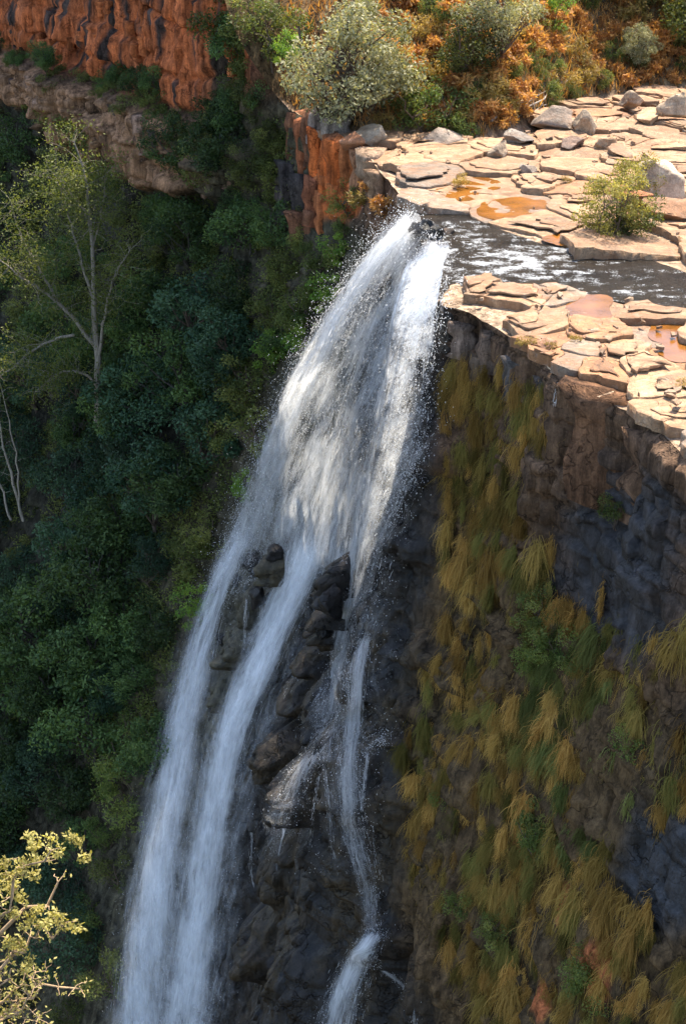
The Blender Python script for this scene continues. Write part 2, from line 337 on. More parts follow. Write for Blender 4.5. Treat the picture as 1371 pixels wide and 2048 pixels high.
def height(x, y):
    riv = in_poly(x, y, RIVER_POLY); dr = seg_dist(x, y, FAR_BANK); dn = seg_dist(x, y, NEAR_BANK); dm = np.minimum(dr, dn)
    z = np.where(riv, -.22 - .25 * ss(0, 1.5, dm), -.17 + .06 * fbm(x * 1.5, y * 1.5, 3., 3))
    h = hill(x, y); z = z + h + (.45 * fbm(x * .35, y * .35, .5, 4)) * ss(.3, 3, h) + .05 * fbm(x * .8, y * .8, 1.5, 4)
    a = x * TAU[0] + y * TAU[1]; o = rim_b(a) - x * NRM[0] - y * NRM[1]; left = ss(A_SPUR - 1, A_RED + 1.5, a) * (1 - ss(3, 16, o))
    return z * (1 - left) + left * np.maximum(z, 10 + .35 * fbm(x * .2, y * .2, 2.5, 3))
def plateau():
    na, no = 420, 260; a = np.linspace(RA[0], RA[-1], na); o = np.r_[0, .05 + 75 * np.linspace(0, 1, no - 1)**1.5]
    A, O = np.meshgrid(a, o); B = rim_b(A) - O
    X = TAU[0] * A + NRM[0] * B; Y = TAU[1] * A + NRM[1] * B; Z = height(X, Y)
    e = ss(0, 1.0, O); Z = Z * e + (ztop(A)) * (1 - e)
    h = hill(X, Y); w = ss(.15, .8, h)[..., None]; riv = in_poly(X, Y, RIVER_POLY)[..., None]
    T = np.array([.30, .21, .14]) * (1 - w) + np.array([.12, .075, .035]) * w
    T = np.where(riv, np.array([.085, .05, .025]), T)
    g = ss(.0, .5, fbm(X * .25, Y * .25, 3.3, 3))[..., None] * w; T = T * (1 - g * .6) + np.array([.11, .10, .03]) * g * .6
    link('plateau_ground', mesh('plateau_ground', np.stack([X, Y, Z], -1).reshape(-1, 3), grid_faces(no, na), True,
         dict(tint=T.reshape(-1, 3), wet=np.zeros(X.size)), M_wall), kind='structure')
plateau()
link('gorge_floor', mesh('gorge_floor', [(-400, -200, -79), (200, -200, -79), (200, 400, -79), (-400, 400, -79)], np.array([[0, 1, 2, 3]]), mat=rock_mat('floor_rock', (.05, .045, .03))), kind='structure')

# ------------------------------------------------------------------ fractured slabs of the rock shelf
def clip_poly(P, nx, ny, c):
    d = P[:, 0] * nx + P[:, 1] * ny - c; o = []
    for i in range(len(P)):
        j = (i + 1) % len(P)
        if d[i] <= 0: o.append(P[i])
        if (d[i] < 0) != (d[j] < 0): t = d[i] / (d[i] - d[j]); o.append(P[i] + t * (P[j] - P[i]))
    return np.array(o)
def voronoi(S, R=6.0):
    cells = []
    for i, s in enumerate(S):
        P = s + np.array([(-R, -R), (R, -R), (R, R), (-R, R)]) * .6
        dd = S - s; r = np.hypot(dd[:, 0], dd[:, 1]); nb = np.argsort(r)[1:18]
        for j in nb:
            if r[j] > 2 * R or len(P) < 3: continue
            n = dd[j] / r[j]; P = clip_poly(P, n[0], n[1], n @ (s + S[j]) / 2)
        cells.append(P)
    return cells
M_slab = rock_mat('shelf_stone', None, rough=.8, streak=.25, bump=.5, lich=.4, rand=.5, scale=1.8, stain=.9, crack=(1.5, 1.5, 1.5))
def slab_mesh(P, c, thick, rng, tint, gap=.008, fine=.35, flat=False):
    P = P - c; L = []
    for i in range(len(P)):
        p, q = P[i], P[(i + 1) % len(P)]; n = max(1, int(np.hypot(*(q - p)) / fine))
        for k in range(n): L.append(p + (q - p) * k / n)
    L = np.array(L); wx, wy = L[:, 0] + c[0], L[:, 1] + c[1]
    L = L + .40 * np.stack([fbm(wx * .6, wy * .6, 0 * wx, 2), fbm(wx * .6 + 31, wy * .6, 0 * wx, 2)], -1) + .13 * np.stack([vnoise(wx * 4, wy * 4, 0 * wx), vnoise(wx * 4 + 9, wy * 4, 0 * wx)], -1) * 1.5
    r = np.hypot(L[:, 0], L[:, 1]) + 1e-6
    L = L * (1 - (gap + .02 * rng.random(len(L))) / np.maximum(r, .35))[:, None]; n = len(L)
    tilt = rng.normal(0, .05, 2) * (not flat)
    topz = lambda Q: Q @ tilt + (.06 if flat else .085) * fbm(Q[:, 0] * 1.3 + c[0], Q[:, 1] * 1.9 + c[1], 0 * Q[:, 0], 3)
    rings = [np.c_[L * 1.0, np.full(n, -thick)], np.c_[L, topz(L) - .004 - .03 * rng.random(n)**4], np.c_[L * .992, topz(L * .992)], np.c_[L * .7, topz(L * .7)], np.c_[L * .35, topz(L * .35)]]
    V = np.vstack(rings + [np.array([[0, 0, float(topz(np.zeros((1, 2)))[0]) + .0]])])
    F4 = []; i = np.arange(n); j = (i + 1) % n
    for k in range(4): F4.append(np.stack([i + k*n, j + k*n, j + (k+1)*n, i + (k+1)*n], -1))
    F3 = np.stack([i + 4*n, j + 4*n, np.full(n, 5*n)], -1)
    return mesh('slab', V, [np.vstack(F4), F3], False, dict(tint=np.repeat(np.array(tint)[None], len(V), 0)), M_slab)
POOLS = [(955, 372, 45, 18), (910, 390, 45, 12), (1040, 418, 70, 22), (1070, 455, 42, 12), (1130, 480, 45, 12), (1175, 618, 48, 28), (1105, 652, 40, 14), (1340, 660, 60, 26), (1360, 700, 50, 24), (1230, 585, 40, 10), (1300, 560, 60, 14)]
def pool_w(x, y):
    px, py = project(np.stack([x, y, 0 * x], -1)); w = np.full(np.shape(x), 9.)
    for cx, cy, rx, ry in POOLS: w = np.minimum(w, ((px - cx) / rx)**2 + ((py - cy) / ry)**2)
    return w
def jitter_sites(x0, x1, y0, y1, sx, sy, rng):
    S = []; R = []
    for _ in range(5000):
        p = np.array([rng.uniform(x0, x1), rng.uniform(y0, y1)]); r = (.5 + 1.0 * max(0, .5 + float(fbm(p[0] * .3, p[1] * .3, 6., 2)))) * sx
        if not S or np.all(np.hypot(np.array(S)[:, 0] - p[0], (np.array(S)[:, 1] - p[1]) * .85) > np.minimum(np.array(R), r) * 1.0 + .25 * np.maximum(np.array(R), r)): S.append(p); R.append(r)
    return np.array(S)
def terrace(x, y, near):
    if near: return .13 * np.floor(2.2 + 2.6 * fbm(x * .22, y * .3, 1., 2))
    return .17 * np.floor(np.clip(seg_dist(x, y, FAR_BANK) / 5, 0, 4) + 1.4 * fbm(x * .2, y * .25, 4., 2))
def shelf(name, label, sites, keep, near, rng):
    root = link(name, None, label=label, cat='rock shelf'); root.empty_display_size = .5
    x, y = sites[:, 0], sites[:, 1]; k = keep(x, y); cells = voronoi(sites); n = 0
    for i in np.nonzero(k)[0]:
        P = cells[i]
        if len(P) < 3: continue
        c = sites[i]; P = clip_poly(P, NRM[0], NRM[1], float(rim_b(c @ TAU)) + .22)
        if len(P) < 3: continue
        pw = float(pool_w(np.array([c[0]]), np.array([c[1]]))[0])
        flat = pw < .9
        z = float(terrace(np.array([c[0]]), np.array([c[1]]), near)[0]) + rng.normal(.05, .03) 
        if flat: z = -.01
        a_ = c @ TAU; o_ = float(rim_b(a_) - c @ NRM)
        if o_ < 1.5: z = min(z, .2)
        t = np.array([.29, .172, .09]) * rng.uniform(.75, 1.12); g = rng.random()
        if g < .16: t = np.array([.22, .155, .105]) * rng.uniform(.7, 1.1)
        elif g < .28: t = np.array([.25, .115, .045])
        o = link('slab', slab_mesh(P, c, .45, rng, t, flat=flat), root, (c[0], c[1], z)); n += 1
        if not flat and rng.random() < .75:          # thin bedding layers left standing on the slab
            q = rng.uniform(.5, .92); m = rng.normal(0, .18, 2); Q = c + m + (P - c) * q * rng.uniform(.75, 1.0, (len(P), 1)); hz = rng.uniform(.05, .17)
            link('bedding_layer', slab_mesh(Q, c, .05, rng, np.array(t) * rng.uniform(.85, 1.15), 0, .3), o, (0, 0, hz))
            if rng.random() < .4: Q2 = c + m * 1.5 + (Q - c) * rng.uniform(.4, .75, (len(P), 1)); link('bedding_layer', slab_mesh(Q2, c, .05, rng, np.array(t) * rng.uniform(.8, 1.2), 0, .3), o, (0, 0, hz + rng.uniform(.03, .07)))
    xs = [(rng.uniform(x.min(), x.max()), rng.uniform(y.min(), y.max())) for _ in range(700)]
    for q in [q for q in xs if keep(np.array([q[0]]), np.array([q[1]]))[0]][:90]:
        th = np.sort(rng.uniform(0, 6.28, 6)); r = rng.uniform(.08, .28); P = np.array(q) + np.c_[np.cos(th), np.sin(th)] * r * rng.uniform(.6, 1.2, (6, 1)); c = np.array(q)
        o = link('stone_fragment', slab_mesh(P, c, .12, rng, np.array([.3, .2, .12]) * rng.uniform(.5, 1.1), 0, .5), root, (c[0], c[1], float(terrace(np.array([c[0]]), np.array([c[1]]), near)[0]) + .13)); o.rotation_euler = (rng.normal(0, .2), rng.normal(0, .2), 0)
    print(name, n); return root
r1 = np.random.default_rng(21)
def near_keep(x, y):
    o = rim_b(x * TAU[0] + y * TAU[1]) - x * NRM[0] - y * NRM[1]
    return (o > .15) & ~in_poly(x, y, RIVER_POLY) & (seg_dist(x, y, NEAR_BANK) > .45) & (y < np.interp(x, NEAR_BANK[:, 0], NEAR_BANK[:, 1])) & (x < 20.5) & (y > 46)
def far_keep(x, y):
    o = rim_b(x * TAU[0] + y * TAU[1]) - x * NRM[0] - y * NRM[1]
    return (o > .3) & ~in_poly(x, y, RIVER_POLY) & (seg_dist(x, y, FAR_BANK) > .6) & (y > np.interp(x, FAR_BANK[:, 0], FAR_BANK[:, 1])) & (y < np.interp(x, BACK[:, 0], BACK[:, 1]) + .3) & (x < 27) & (x > .5)
shelf('near_rock_shelf', 'sunlit tan rock shelf of cracked slabs above the grassy cliff', jitter_sites(2, 23, 44, 78, 1.5, 1.6, r1), near_keep, True, r1)
shelf('far_rock_shelf', 'sunlit pale rock shelf between the river and the hillside trees', jitter_sites(0, 29, 80, 118, 2.1, 2.4, r1), far_keep, False, r1)

# ------------------------------------------------------------------ water of the river and the still pools
def water_mat(name, deep, rough, bump, foam_glint=None, scale=1.0):
    m, nt = mat(name); L = nt.links; g = nd(nt, 'ShaderNodeNewGeometry').outputs['Position']
    b = nd(nt, 'ShaderNodeBsdfPrincipled'); b.inputs['Roughness'].default_value = rough; b.inputs['IOR'].default_value = 1.33
    n1 = noise(nt, mapv(nt, g, (.55, 1.0, 1)), 3.2 * scale, 5, .62); n2 = noise(nt, g, .5, 4, .6)
    col = mixc(nt, rng_(nt, n2, .35, .65, 0, 1), deep, tuple(v * 1.9 for v in deep))
    if foam_glint:
        w = attr(nt, 'foam_glint', 'Fac'); f = rng_(nt, math_(nt, 'ADD', math_(nt, 'ADD', math_(nt, 'MULTIPLY', noise(nt, mapv(nt, g, (.7, 1.0, 1)), 1.3, 10, .72), .62), math_(nt, 'MULTIPLY', noise(nt, g, 9, 6, .8), .38)), math_(nt, 'MULTIPLY', w, .095)), .56, .66, 0, .9)
        col = mixc(nt, f, col, (.75, .77, .78)); L.new(rng_(nt, f, 0, 1, rough, .7), b.inputs['Roughness'])  # white foam and sun glitter, both put into the water colour
    L.new(col, b.inputs['Base Color'])
    bp = nd(nt, 'ShaderNodeBump'); bp.inputs['Strength'].default_value = bump; bp.inputs['Distance'].default_value = .45 if foam_glint else .05
    L.new(n1, bp.inputs['Height']); L.new(bp.outputs[0], b.inputs['Normal']); out(nt, b.outputs[0]); return m
M_river = water_mat('river_water', (.022, .016, .010), .17, 1.0, True, 2.0)
M_pool = water_mat('pool_water', (.115, .044, .008), .15, .3)
def river():
    n, k = 420, 110; f = resample(FAR_BANK[:-1], n); g = resample(NEAR_BANK[:-1], n)
    u = np.linspace(-.05, 1.05, k)[None, :, None]; XY = f[:, None] * (1 - u) + g[:, None] * u
    # upstream: brown, near the lip: faster
    X, Y = XY[..., 0], XY[..., 1]; px, py = project(np.stack([X, Y, 0 * X], -1))
    Z = -.10 + .05 * fbm(X * 1.1, Y * 2.1, 0 * X, 4) - .12 * np.exp(-seg_dist(X, Y, np.array([[4.5, 71.4], [5.6, 79.4], [4.1, 86.6]])) / .8)
    fo = np.zeros(X.shape)  # weight of the painted foam and glitter
    for cx, cy, rx, ry, w in [(1050, 520, 120, 45, 1.0), (930, 470, 60, 30, .6), (1150, 555, 80, 20, .6), (1300, 585, 80, 15, .5), (920, 545, 40, 20, .9), (880, 500, 40, 40, .8)]:
        fo = np.maximum(fo, w * np.exp(-(((px - cx) / rx)**2 + ((py - cy) / ry)**2)))
    link('river', mesh('river', np.stack([X, Y, Z], -1).reshape(-1, 3), grid_faces(n, k), True, dict(foam_glint=fo.ravel()), M_river), kind='structure')
river()
for ip, (cx, cy, rx, ry) in enumerate(POOLS[:9]):
    th = np.linspace(0, 2 * np.pi, 28, endpoint=False); c = on_z([cx], [cy])[0]
    wv = 1.0 * (1 + .6 * fbm(np.cos(th) * 1.3 + ip * 5, np.sin(th) * 1.3, 0 * th, 3)); P = on_z(cx + rx * wv * np.cos(th), cy + ry * wv * np.sin(th))[:, :2]; zz = float(height(np.array([c[0]]), np.array([c[1]]))[0])
    zz = -.005 + .004 * ip
    V = np.vstack([np.c_[P, np.full(28, zz)], [[c[0], c[1], zz]]]); i = np.arange(28)
    link('rock_pool', mesh('rock_pool', V, np.stack([i, (i + 1) % 28, np.full(28, 28)], -1), mat=M_pool), kind='structure')

# ------------------------------------------------------------------ boulders and rock lumps
def ico(sub):
    import bmesh
    bm = bmesh.new(); bmesh.ops.create_icosphere(bm, subdivisions=sub, radius=1)
    V = np.array([v.co[:] for v in bm.verts]); F = np.array([[v.index for v in f.verts] for f in bm.faces]); bm.free(); return V, F
ICO4, ICO3, ICO2 = ico(4), ico(3), ico(2)
def rock_mesh(name, seed, size, tint, m, blocky=.5, rough=.18, sub=ICO4, wet=0.0):
    r = np.random.default_rng(seed); V, F = sub; U = V.copy()
    for _ in range(9 + int(8 * blocky)):       # flat cleavage faces
        n = r.normal(size=3); n /= np.linalg.norm(n); c = r.uniform(.36, .72); d = U @ n - c
        U = U - np.where(d > 0, d, 0)[:, None] * n * (.6 + .4 * blocky)
    q = U * 2.0 + seed * 3.1
    d = rough * (1 - .7 * blocky) * fbm(q[:, 0], q[:, 1], q[:, 2], 4) + .05 * fbm(q[:, 0] * 4, q[:, 1] * 4, q[:, 2] * 4, 3)
    ledge = (.06 + .10 * (blocky == .72)) * (vnoise(q[:, 0] * .3, q[:, 1] * .3, q[:, 2] * 2.5) > 0)
    U = U * (1 + d + ledge)[:, None] * np.array(size)
    return mesh(name, U, F, blocky < .4, dict(tint=np.repeat(np.array(tint)[None], len(U), 0), wet=np.full(len(U), wet)), m)
M_boulder = rock_mat('boulder_stone', None, rough=.9, streak=.35, bump=.9, lich=.35, scale=1.3, stain=.35)
TAN, ORG, GRY, DRK = (.40, .26, .15), (.36, .125, .045), (.36, .27, .18), (.09, .07, .055)
def boulder(px, py, w, h, tint, seed, label, z=0.0, rz=0., deep=1.0, name='boulder'):
    """px, py: foot of the rock on the ground at height z; w, h in metres"""
    p = on_z([px], [py], z)[0]; me = rock_mesh(name, seed, (w / 2 * 1.1, w / 2 * deep * 1.1, h * .6), tint, M_boulder, .95)
    o = link(name, me, None, (p[0], p[1] + w * .3, z + h * .2), label, name.replace('_', ' ')); o.rotation_euler = (0, 0, rz); return o
boulder(1328, 398, 3.1, 3.4, (.46, .36, .26), 3, 'large pale pointed boulder at the right edge of the far shelf', .3)
boulder(1262, 428, 2.6, 2.0, ORG, 5, 'orange-brown block under the large pale boulder', .1, .3)
boulder(1340, 450, 3.4, 2.2, (.24, .12, .06), 8, 'wide rust-brown block right of the orange one by the river', 0, .1)
boulder(1108, 262, 3.6, 2.6, (.22, .17, .13), 11, 'broad lichen-grey boulder below the dead branches', .6, .2)
boulder(1170, 268, 2.0, 2.4, GRY, 13, 'narrow grey boulder right of the lichen boulder', .6, .5)
boulder(1000, 232, 2.6, 3.2, (.20, .12, .08), 17, 'brown upright rock face beneath the leaning tree', .7, .1)
boulder(776, 232, 2.2, 2.6, (.22, .14, .09), 19, 'brown rock between the silvery bush and the green shrub', .8, .3)
boulder(1000, 322, 1.6, 1.6, GRY, 23, 'grey tilted block at the step in the far shelf', .15, .6)
boulder(1056, 352, 1.5, 1.1, (.23, .18, .14), 29, 'small square block on the edge of the flat pale slab', .1, .2)
boulder(1260, 214, 2.2, 1.6, GRY, 31, 'squared grey boulder at the foot of the shaded hillside', 1.0, .2)
boulder(1352, 238, 2.8, 2.2, GRY, 37, 'grey boulder at the right edge below the hillside', 1.0, .4)
boulder(1300, 250, 2.4, 1.2, TAN, 41, 'low tan ledge stone at the back of the shelf', .7, .1)
boulder(1140, 302, 1.9, 1.0, (.18, .12, .09), 43, 'dark low stone with driftwood on the far shelf', .3, .1)
boulder(1215, 300, 2.4, 1.1, TAN, 47, 'tan stepped block left of the large pale boulder', .4, .3)
boulder(742, 282, 2.4, 1.3, GRY, 53, 'grey block on top of the red rock corner', .4, .2)
boulder(700, 300, 1.8, 1.4, (.30, .12, .05), 59, 'rust-stained block at the rim of the red rock corner', .3, .5)
boulder(890, 288, 3.2, .9, (.24, .19, .15), 61, 'long low ledge in front of the green shrub', .4, .05)
boulder(1036, 288, 3.0, .9, (.2, .17, .14), 67, 'long grey ledge at the foot of the tree bank', .5, .08)
boulder(1095, 700, 1.5, .7, (.22, .11, .06), 71, 'small rusty lump on the near shelf beside dry grass', .05, .2)
boulder(900, 470, .9, .6, DRK, 73, 'small dark wet rock between river and right stream', -.2, .2)

# dark wet rocks in the fall, parts of the cliff beneath it
M_wet = rock_mat('wet_rock', None, wetattr=True, streak=.35, bump=.8, crack=(.6, .6, .9))
def lump(px, py, lift, size, seed, tint=(.014, .012, .011), name='rock_outcrop', parent=None, wet=1.0):
    p = wall_hit([px], [py], lift)[0]; me = rock_mesh(name, seed, size, tint, M_wet, .72, .7, ICO4, wet)
    o = link(name, me, parent or w_fall, tuple(p)); o.rotation_euler = (0, 0, .97 + random.Random(seed).uniform(-.3, .3)); return o
for i, (px, py, lift, sx, sy, sz) in enumerate([
        (853, 462, .1, 1.2, .9, .9), (768, 566, .15, .85, .75, .7), (735, 600, -.1, .6, .6, .7), (508, 1126, .2, 1.4, 1.0, .85), (552, 1102, .2, .7, .6, .5), (478, 1160, 0, .6, .55, .6), (515, 1195, -.1, 1.0, .8, 1.3), (455, 1275, .05, .75, .65, .65), (435, 1330, .05, .6, .6, .6), (412, 1392, .1, .5, .5, .5),
        (650, 1150, .2, .85, .75, .6), (654, 1205, .05, .95, .8, .9), (645, 1262, -.1, .8, .7, .9), (596, 1302, .1, .6, .5, .55), (520, 1492, .1, .9, .7, .6), (484, 1560, .05, .6, .6, .9), (462, 1740, 0, .6, .6, .9), (425, 1880, .05, .6, .6, 1.0), (842, 905, 0, .7, .6, .5)]):
    lump(px, py, lift * sx, (sx * 1.15, sy * 1.15, sz * 1.15), 100 + i)

# ------------------------------------------------------------------ the falling water
def streak_mat(name, col, k=1.0, speck=0.0, trans=.5):
    m, nt = mat(name); L = nt.links
    fl0 = attr(nt, 'flow'); wv = nd(nt, 'ShaderNodeTexNoise'); wv.inputs['Scale'].default_value = .7; wv.inputs['Detail'].default_value = 3; L.new(fl0, wv.inputs['Vector'])
    ad = nd(nt, 'ShaderNodeVectorMath', operation='MULTIPLY_ADD'); L.new(wv.outputs['Color'], ad.inputs[0]); ad.inputs[1].default_value = (.55, 1.6, 0); L.new(fl0, ad.inputs[2]); fl = ad.outputs[0]; al = attr(nt, 'alpha', 'Fac')
    n1 = noise(nt, mapv(nt, fl, (2.0, .30, 1)), 1.0, 5, .72); n2 = noise(nt, mapv(nt, fl, (9, 1.1, 1)), 1.0, 3, .7); n3 = noise(nt, mapv(nt, fl, (.55, .28, 1)), 1.0, 3, .65)
    n4 = noise(nt, mapv(nt, fl, (16, 9, 1)), 1.0, 3, .75)
    s = math_(nt, 'ADD', math_(nt, 'MULTIPLY', n1, 1.0), math_(nt, 'ADD', math_(nt, 'MULTIPLY', n2, .55), math_(nt, 'ADD', math_(nt, 'MULTIPLY', n3, 1.2), math_(nt, 'MULTIPLY', n4, speck))))
    mid = 1.375 + .5 * speck
    v = math_(nt, 'ADD', math_(nt, 'MULTIPLY', math_(nt, 'SUBTRACT', s, mid), 2.6), .5)
    v = nd(nt, 'ShaderNodeClamp', **{}) if False else math_(nt, 'MAXIMUM', math_(nt, 'ADD', v, math_(nt, 'SUBTRACT', math_(nt, 'MULTIPLY', al, 1.2), .5)), 0)
    v = math_(nt, 'MINIMUM', math_(nt, 'MULTIPLY', math_(nt, 'MULTIPLY', v, al), k), .93)
    d = nd(nt, 'ShaderNodeBsdfDiffuse'); d.inputs['Color'].default_value = (*col, 1)
    t = nd(nt, 'ShaderNodeBsdfTranslucent'); t.inputs['Color'].default_value = (*col, 1)
    mx = nd(nt, 'ShaderNodeMixShader'); mx.inputs[0].default_value = trans; L.new(d.outputs[0], mx.inputs[1]); L.new(t.outputs[0], mx.inputs[2])
    tr = nd(nt, 'ShaderNodeBsdfTransparent'); m2 = nd(nt, 'ShaderNodeMixShader'); L.new(v, m2.inputs[0]); L.new(tr.outputs[0], m2.inputs[1]); L.new(mx.outputs[0], m2.inputs[2])
    out(nt, m2.outputs[0]); return m
M_veil = streak_mat('falling_water', (.96, .965, .97), 1.0, .95, .78)
M_silk = streak_mat('falling_water_fine', (.92, .94, .96), .85, .15, .6)
def drop_mat():
    m, nt = mat('water_drops'); L = nt.links; d = nd(nt, 'ShaderNodeBsdfDiffuse'); d.inputs['Color'].default_value = (.95, .95, .95, 1)
    t = nd(nt, 'ShaderNodeBsdfTranslucent'); t.inputs['Color'].default_value = (.95, .95, .95, 1)
    mx = nd(nt, 'ShaderNodeMixShader'); mx.inputs[0].default_value = .65; L.new(d.outputs[0], mx.inputs[1]); L.new(t.outputs[0], mx.inputs[2]); out(nt, mx.outputs[0]); return m
M_drop = drop_mat()
def strand_mat():
    m = drop_mat(); m.name = 'water_strands'; nt = m.node_tree; o = [n for n in nt.nodes if n.type == 'OUTPUT_MATERIAL'][0]; s = o.inputs[0].links[0].from_socket
    tr = nd(nt, 'ShaderNodeBsdfTransparent'); mx = nd(nt, 'ShaderNodeMixShader'); mx.inputs[0].default_value = .5
    nt.links.new(tr.outputs[0], mx.inputs[1]); nt.links.new(s, mx.inputs[2]); nt.links.new(mx.outputs[0], o.inputs[0]); return m
M_strand = strand_mat(); M_spray = strand_mat(); M_spray.name = 'spray'; [n for n in M_spray.node_tree.nodes if n.type == 'MIX_SHADER'][-1].inputs[0].default_value = .7
FALL = link('waterfall', None, label='white waterfall plunging from the river lip down the dark wet cliff', cat='waterfall'); FALL.location = tuple(on_z([872], [520])[0])
FALL_L = np.array(FALL.location)
def flow_grid(lines, nv, nu, lift, bump=True):
    """lines: pixel polylines across the flow (left to right); lift(u, v) metres off the rock"""
    ls = np.stack([resample(chaikin(l, 2), nv) for l in lines], 1); k = np.linspace(0, 1, len(lines)); u = np.linspace(0, 1, nu)
    px = np.stack([np.interp(u, k, ls[i, :, 0]) for i in range(nv)]); py = np.stack([np.interp(u, k, ls[i, :, 1]) for i in range(nv)])
    U, V = np.meshgrid(u, np.linspace(0, 1, nv)); P = wall_hit(px.ravel(), py.ravel(), lift(U, V).ravel(), bump).reshape(nv, nu, 3)
    for _ in range(3): P[1:-1] = (P[:-2] + 2 * P[1:-1] + P[2:]) / 4
    return P, U, V
def sheet(P, U, V, alpha, seed, m, name, push=0.0):
    Q = P + np.array([NRM[0], NRM[1], 0]) * push; r = np.random.default_rng(seed)
    ac = np.cumsum(np.r_[[np.zeros(P.shape[1])], np.linalg.norm(np.diff(P, axis=0), axis=2)], 0); across = np.cumsum(np.c_[np.zeros(P.shape[0]), np.linalg.norm(np.diff(P, axis=1), axis=2)], 1)
    Q = Q + (.18 * fbm(across * .9 + seed, ac * .35, 0 * ac + seed, 3))[..., None] * np.array([NRM[0], NRM[1], .2])
    fl = np.stack([across * .6 + U * 3 + seed * 7.3, ac + seed * 3.1, 0 * ac + seed * 5.7], -1)
    return link(name, mesh(name, (Q - FALL_L).reshape(-1, 3), grid_faces(*U.shape), True, dict(flow=fl.reshape(-1, 3), alpha=np.clip(alpha, 0, 1).ravel()), m), FALL)
def bil(P, u, v):
    nv, nu = P.shape[:2]; x = np.clip(u, 0, 1) * (nu - 1); y = np.clip(v, 0, 1) * (nv - 1); i = np.minimum(x.astype(int), nu - 2); j = np.minimum(y.astype(int), nv - 2); fx = (x - i)[..., None]; fy = (y - j)[..., None]
    return (P[j, i] * (1 - fx) + P[j, i + 1] * fx) * (1 - fy) + (P[j + 1, i] * (1 - fx) + P[j + 1, i + 1] * fx) * fy
STR_V, DROPS = [], []
def strands(P, n, lens, wid, spread, rng, wfun=None, seg=5):
    """thin ropes of water: ribbons following the flow"""
    m = n * 3; u = rng.random(m); v = rng.random(m); 
    if wfun is not None: k = rng.random(m) < wfun(u, v); u, v = u[k][:n], v[k][:n]
    else: u, v = u[:n], v[:n]
    n = len(u); tot = np.linalg.norm(np.diff(P[:, P.shape[1] // 2], axis=0), axis=1).sum(); L = rng.uniform(*lens, n) / tot
    t = np.linspace(0, 1, seg + 1)[None]; jit = rng.normal(0, spread, (n, 1, 3)) + rng.normal(0, spread * .12, (n, seg + 1, 3))
    C = bil(P, u[:, None] + rng.normal(0, .01, (n, 1)) * t, v[:, None] + L[:, None] * t) + jit
    side = rng.normal(size=(n, 1, 3)); side[..., 2] *= .2; side /= np.linalg.norm(side, axis=2, keepdims=True)
    w = rng.uniform(*wid, (n, 1, 1)) * np.sin(np.pi * np.clip(t * .96 + .02, 0, 1))[..., None]
    STR_V.append(np.stack([C - side * w, C + side * w], 2))   # n, seg+1, 2, 3
def drops(P, n, size, spread, rng, wfun, left=0.0):
    m = n * 4; u = rng.random(m); v = rng.random(m)
    k = rng.random(m) < wfun(u, v); u, v = u[k][:n], v[k][:n]; n = len(u)
    C = bil(P, u, v) + rng.normal(0, 1, (n, 3)) * spread * rng.random((n, 1))**.5
    if left: C = C + (np.abs(rng.normal(0, left, n)) * (1 - u)**4)[:, None] * np.array([-.8, .1, .15])
    DROPS.append((C, rng.uniform(*size, n) * (rng.random(n)**.7 * .8 + .35)))
rw = np.random.default_rng(5)
# 1. the upper curtain, from the lip to the rock ribs
curt = [[(822, 418), (775, 452), (700, 545), (618, 668), (552, 800), (502, 930), (455, 1060), (405, 1200)],
        [(832, 424), (800, 470), (735, 560), (662, 690), (608, 830), (566, 960), (528, 1070), (470, 1210)],
        [(850, 452), (815, 520), (755, 620), (702, 750), (662, 880), (628, 1000), (600, 1090), (555, 1220)],
        [(900, 488), (845, 545), (795, 650), (756, 780), (718, 910), (685, 1020), (660, 1100), (620, 1230)],
        [(888, 530), (862, 595), (828, 700), (806, 820), (780, 930), (748, 1030), (725, 1110), (690, 1240)],
        [(880, 585), (872, 650), (862, 750), (858, 850), (845, 930), (808, 1030), (775, 1110), (745, 1250)]]
lift = lambda U, V: .15 + 3.0 * np.sin(np.pi * np.clip(V, 0, 1)**.75) * (1 - .6 * U) + .3 * V
Pc, Uc, Vc = flow_grid(curt, 120, 70, lift, False)
e = lambda U, a=.08, b=.06: ss(0, a, U) * ss(0, b, 1 - U)
# thinner where rock shows through: below the middle rock and left of the right branch
thin = lambda U, V: 1 - sum(k * np.exp(-((U - u0) / du)**2 - ((V - v0) / dv)**2) for k, u0, du, v0, dv in [(.95, .47, .08, .02, .07), (.95, .40, .06, .17, .06), (.5, .28, .07, .24, .07), (.45, .55, .06, .30, .10), (.4, .72, .07, .22, .08), (.45, .42, .06, .42, .08), (.4, .66, .07, .55, .08), (.35, .25, .06, .55, .1), (.4, .9, .1, .35, .12), (.8, .25, .07, .88, .06), (.8, .62, .05, .93, .06)]) - .35 * ss(.75, 1, U) * ss(.25, .5, V) * (1 - .5 * ss(.8, 1, V))
al = (.84 - .16 * Vc + .3 * (1 - ss(.05, .35, Vc))) * (.45 + .55 * ss(.05, .36, Uc)) * e(Uc, .10, .10) * thin(Uc, Vc) * (1 - ss(.9, 1, Vc)) * (1 + .2 * np.exp(-((Vc - .82) / .12)**2)) * (1 - .15 * np.exp(-((Uc - .58) / .25)**2 - ((Vc - .48) / .2)**2))
sheet(Pc, Uc, Vc, al * .60, 1, M_veil, 'water_curtain')
sheet(Pc, Uc, Vc, al * .50, 2, M_veil, 'water_curtain', .35)
sheet(Pc, Uc, Vc, al * .78, 3, M_veil, 'water_curtain', .7)
wd = lambda u, v: np.clip(.25 + .9 * np.exp(-((u - .12) / .22)**2) * (1 - .4 * v) + .35 * (1 - v), 0, 1)
strands(Pc, 1800, (.3, 1.4), (.008, .024), .22, rw, lambda u, v: np.clip((.3 + .7 * np.exp(-((u - .2) / .3)**2) + .4 * (v < .25)), 0, 1))
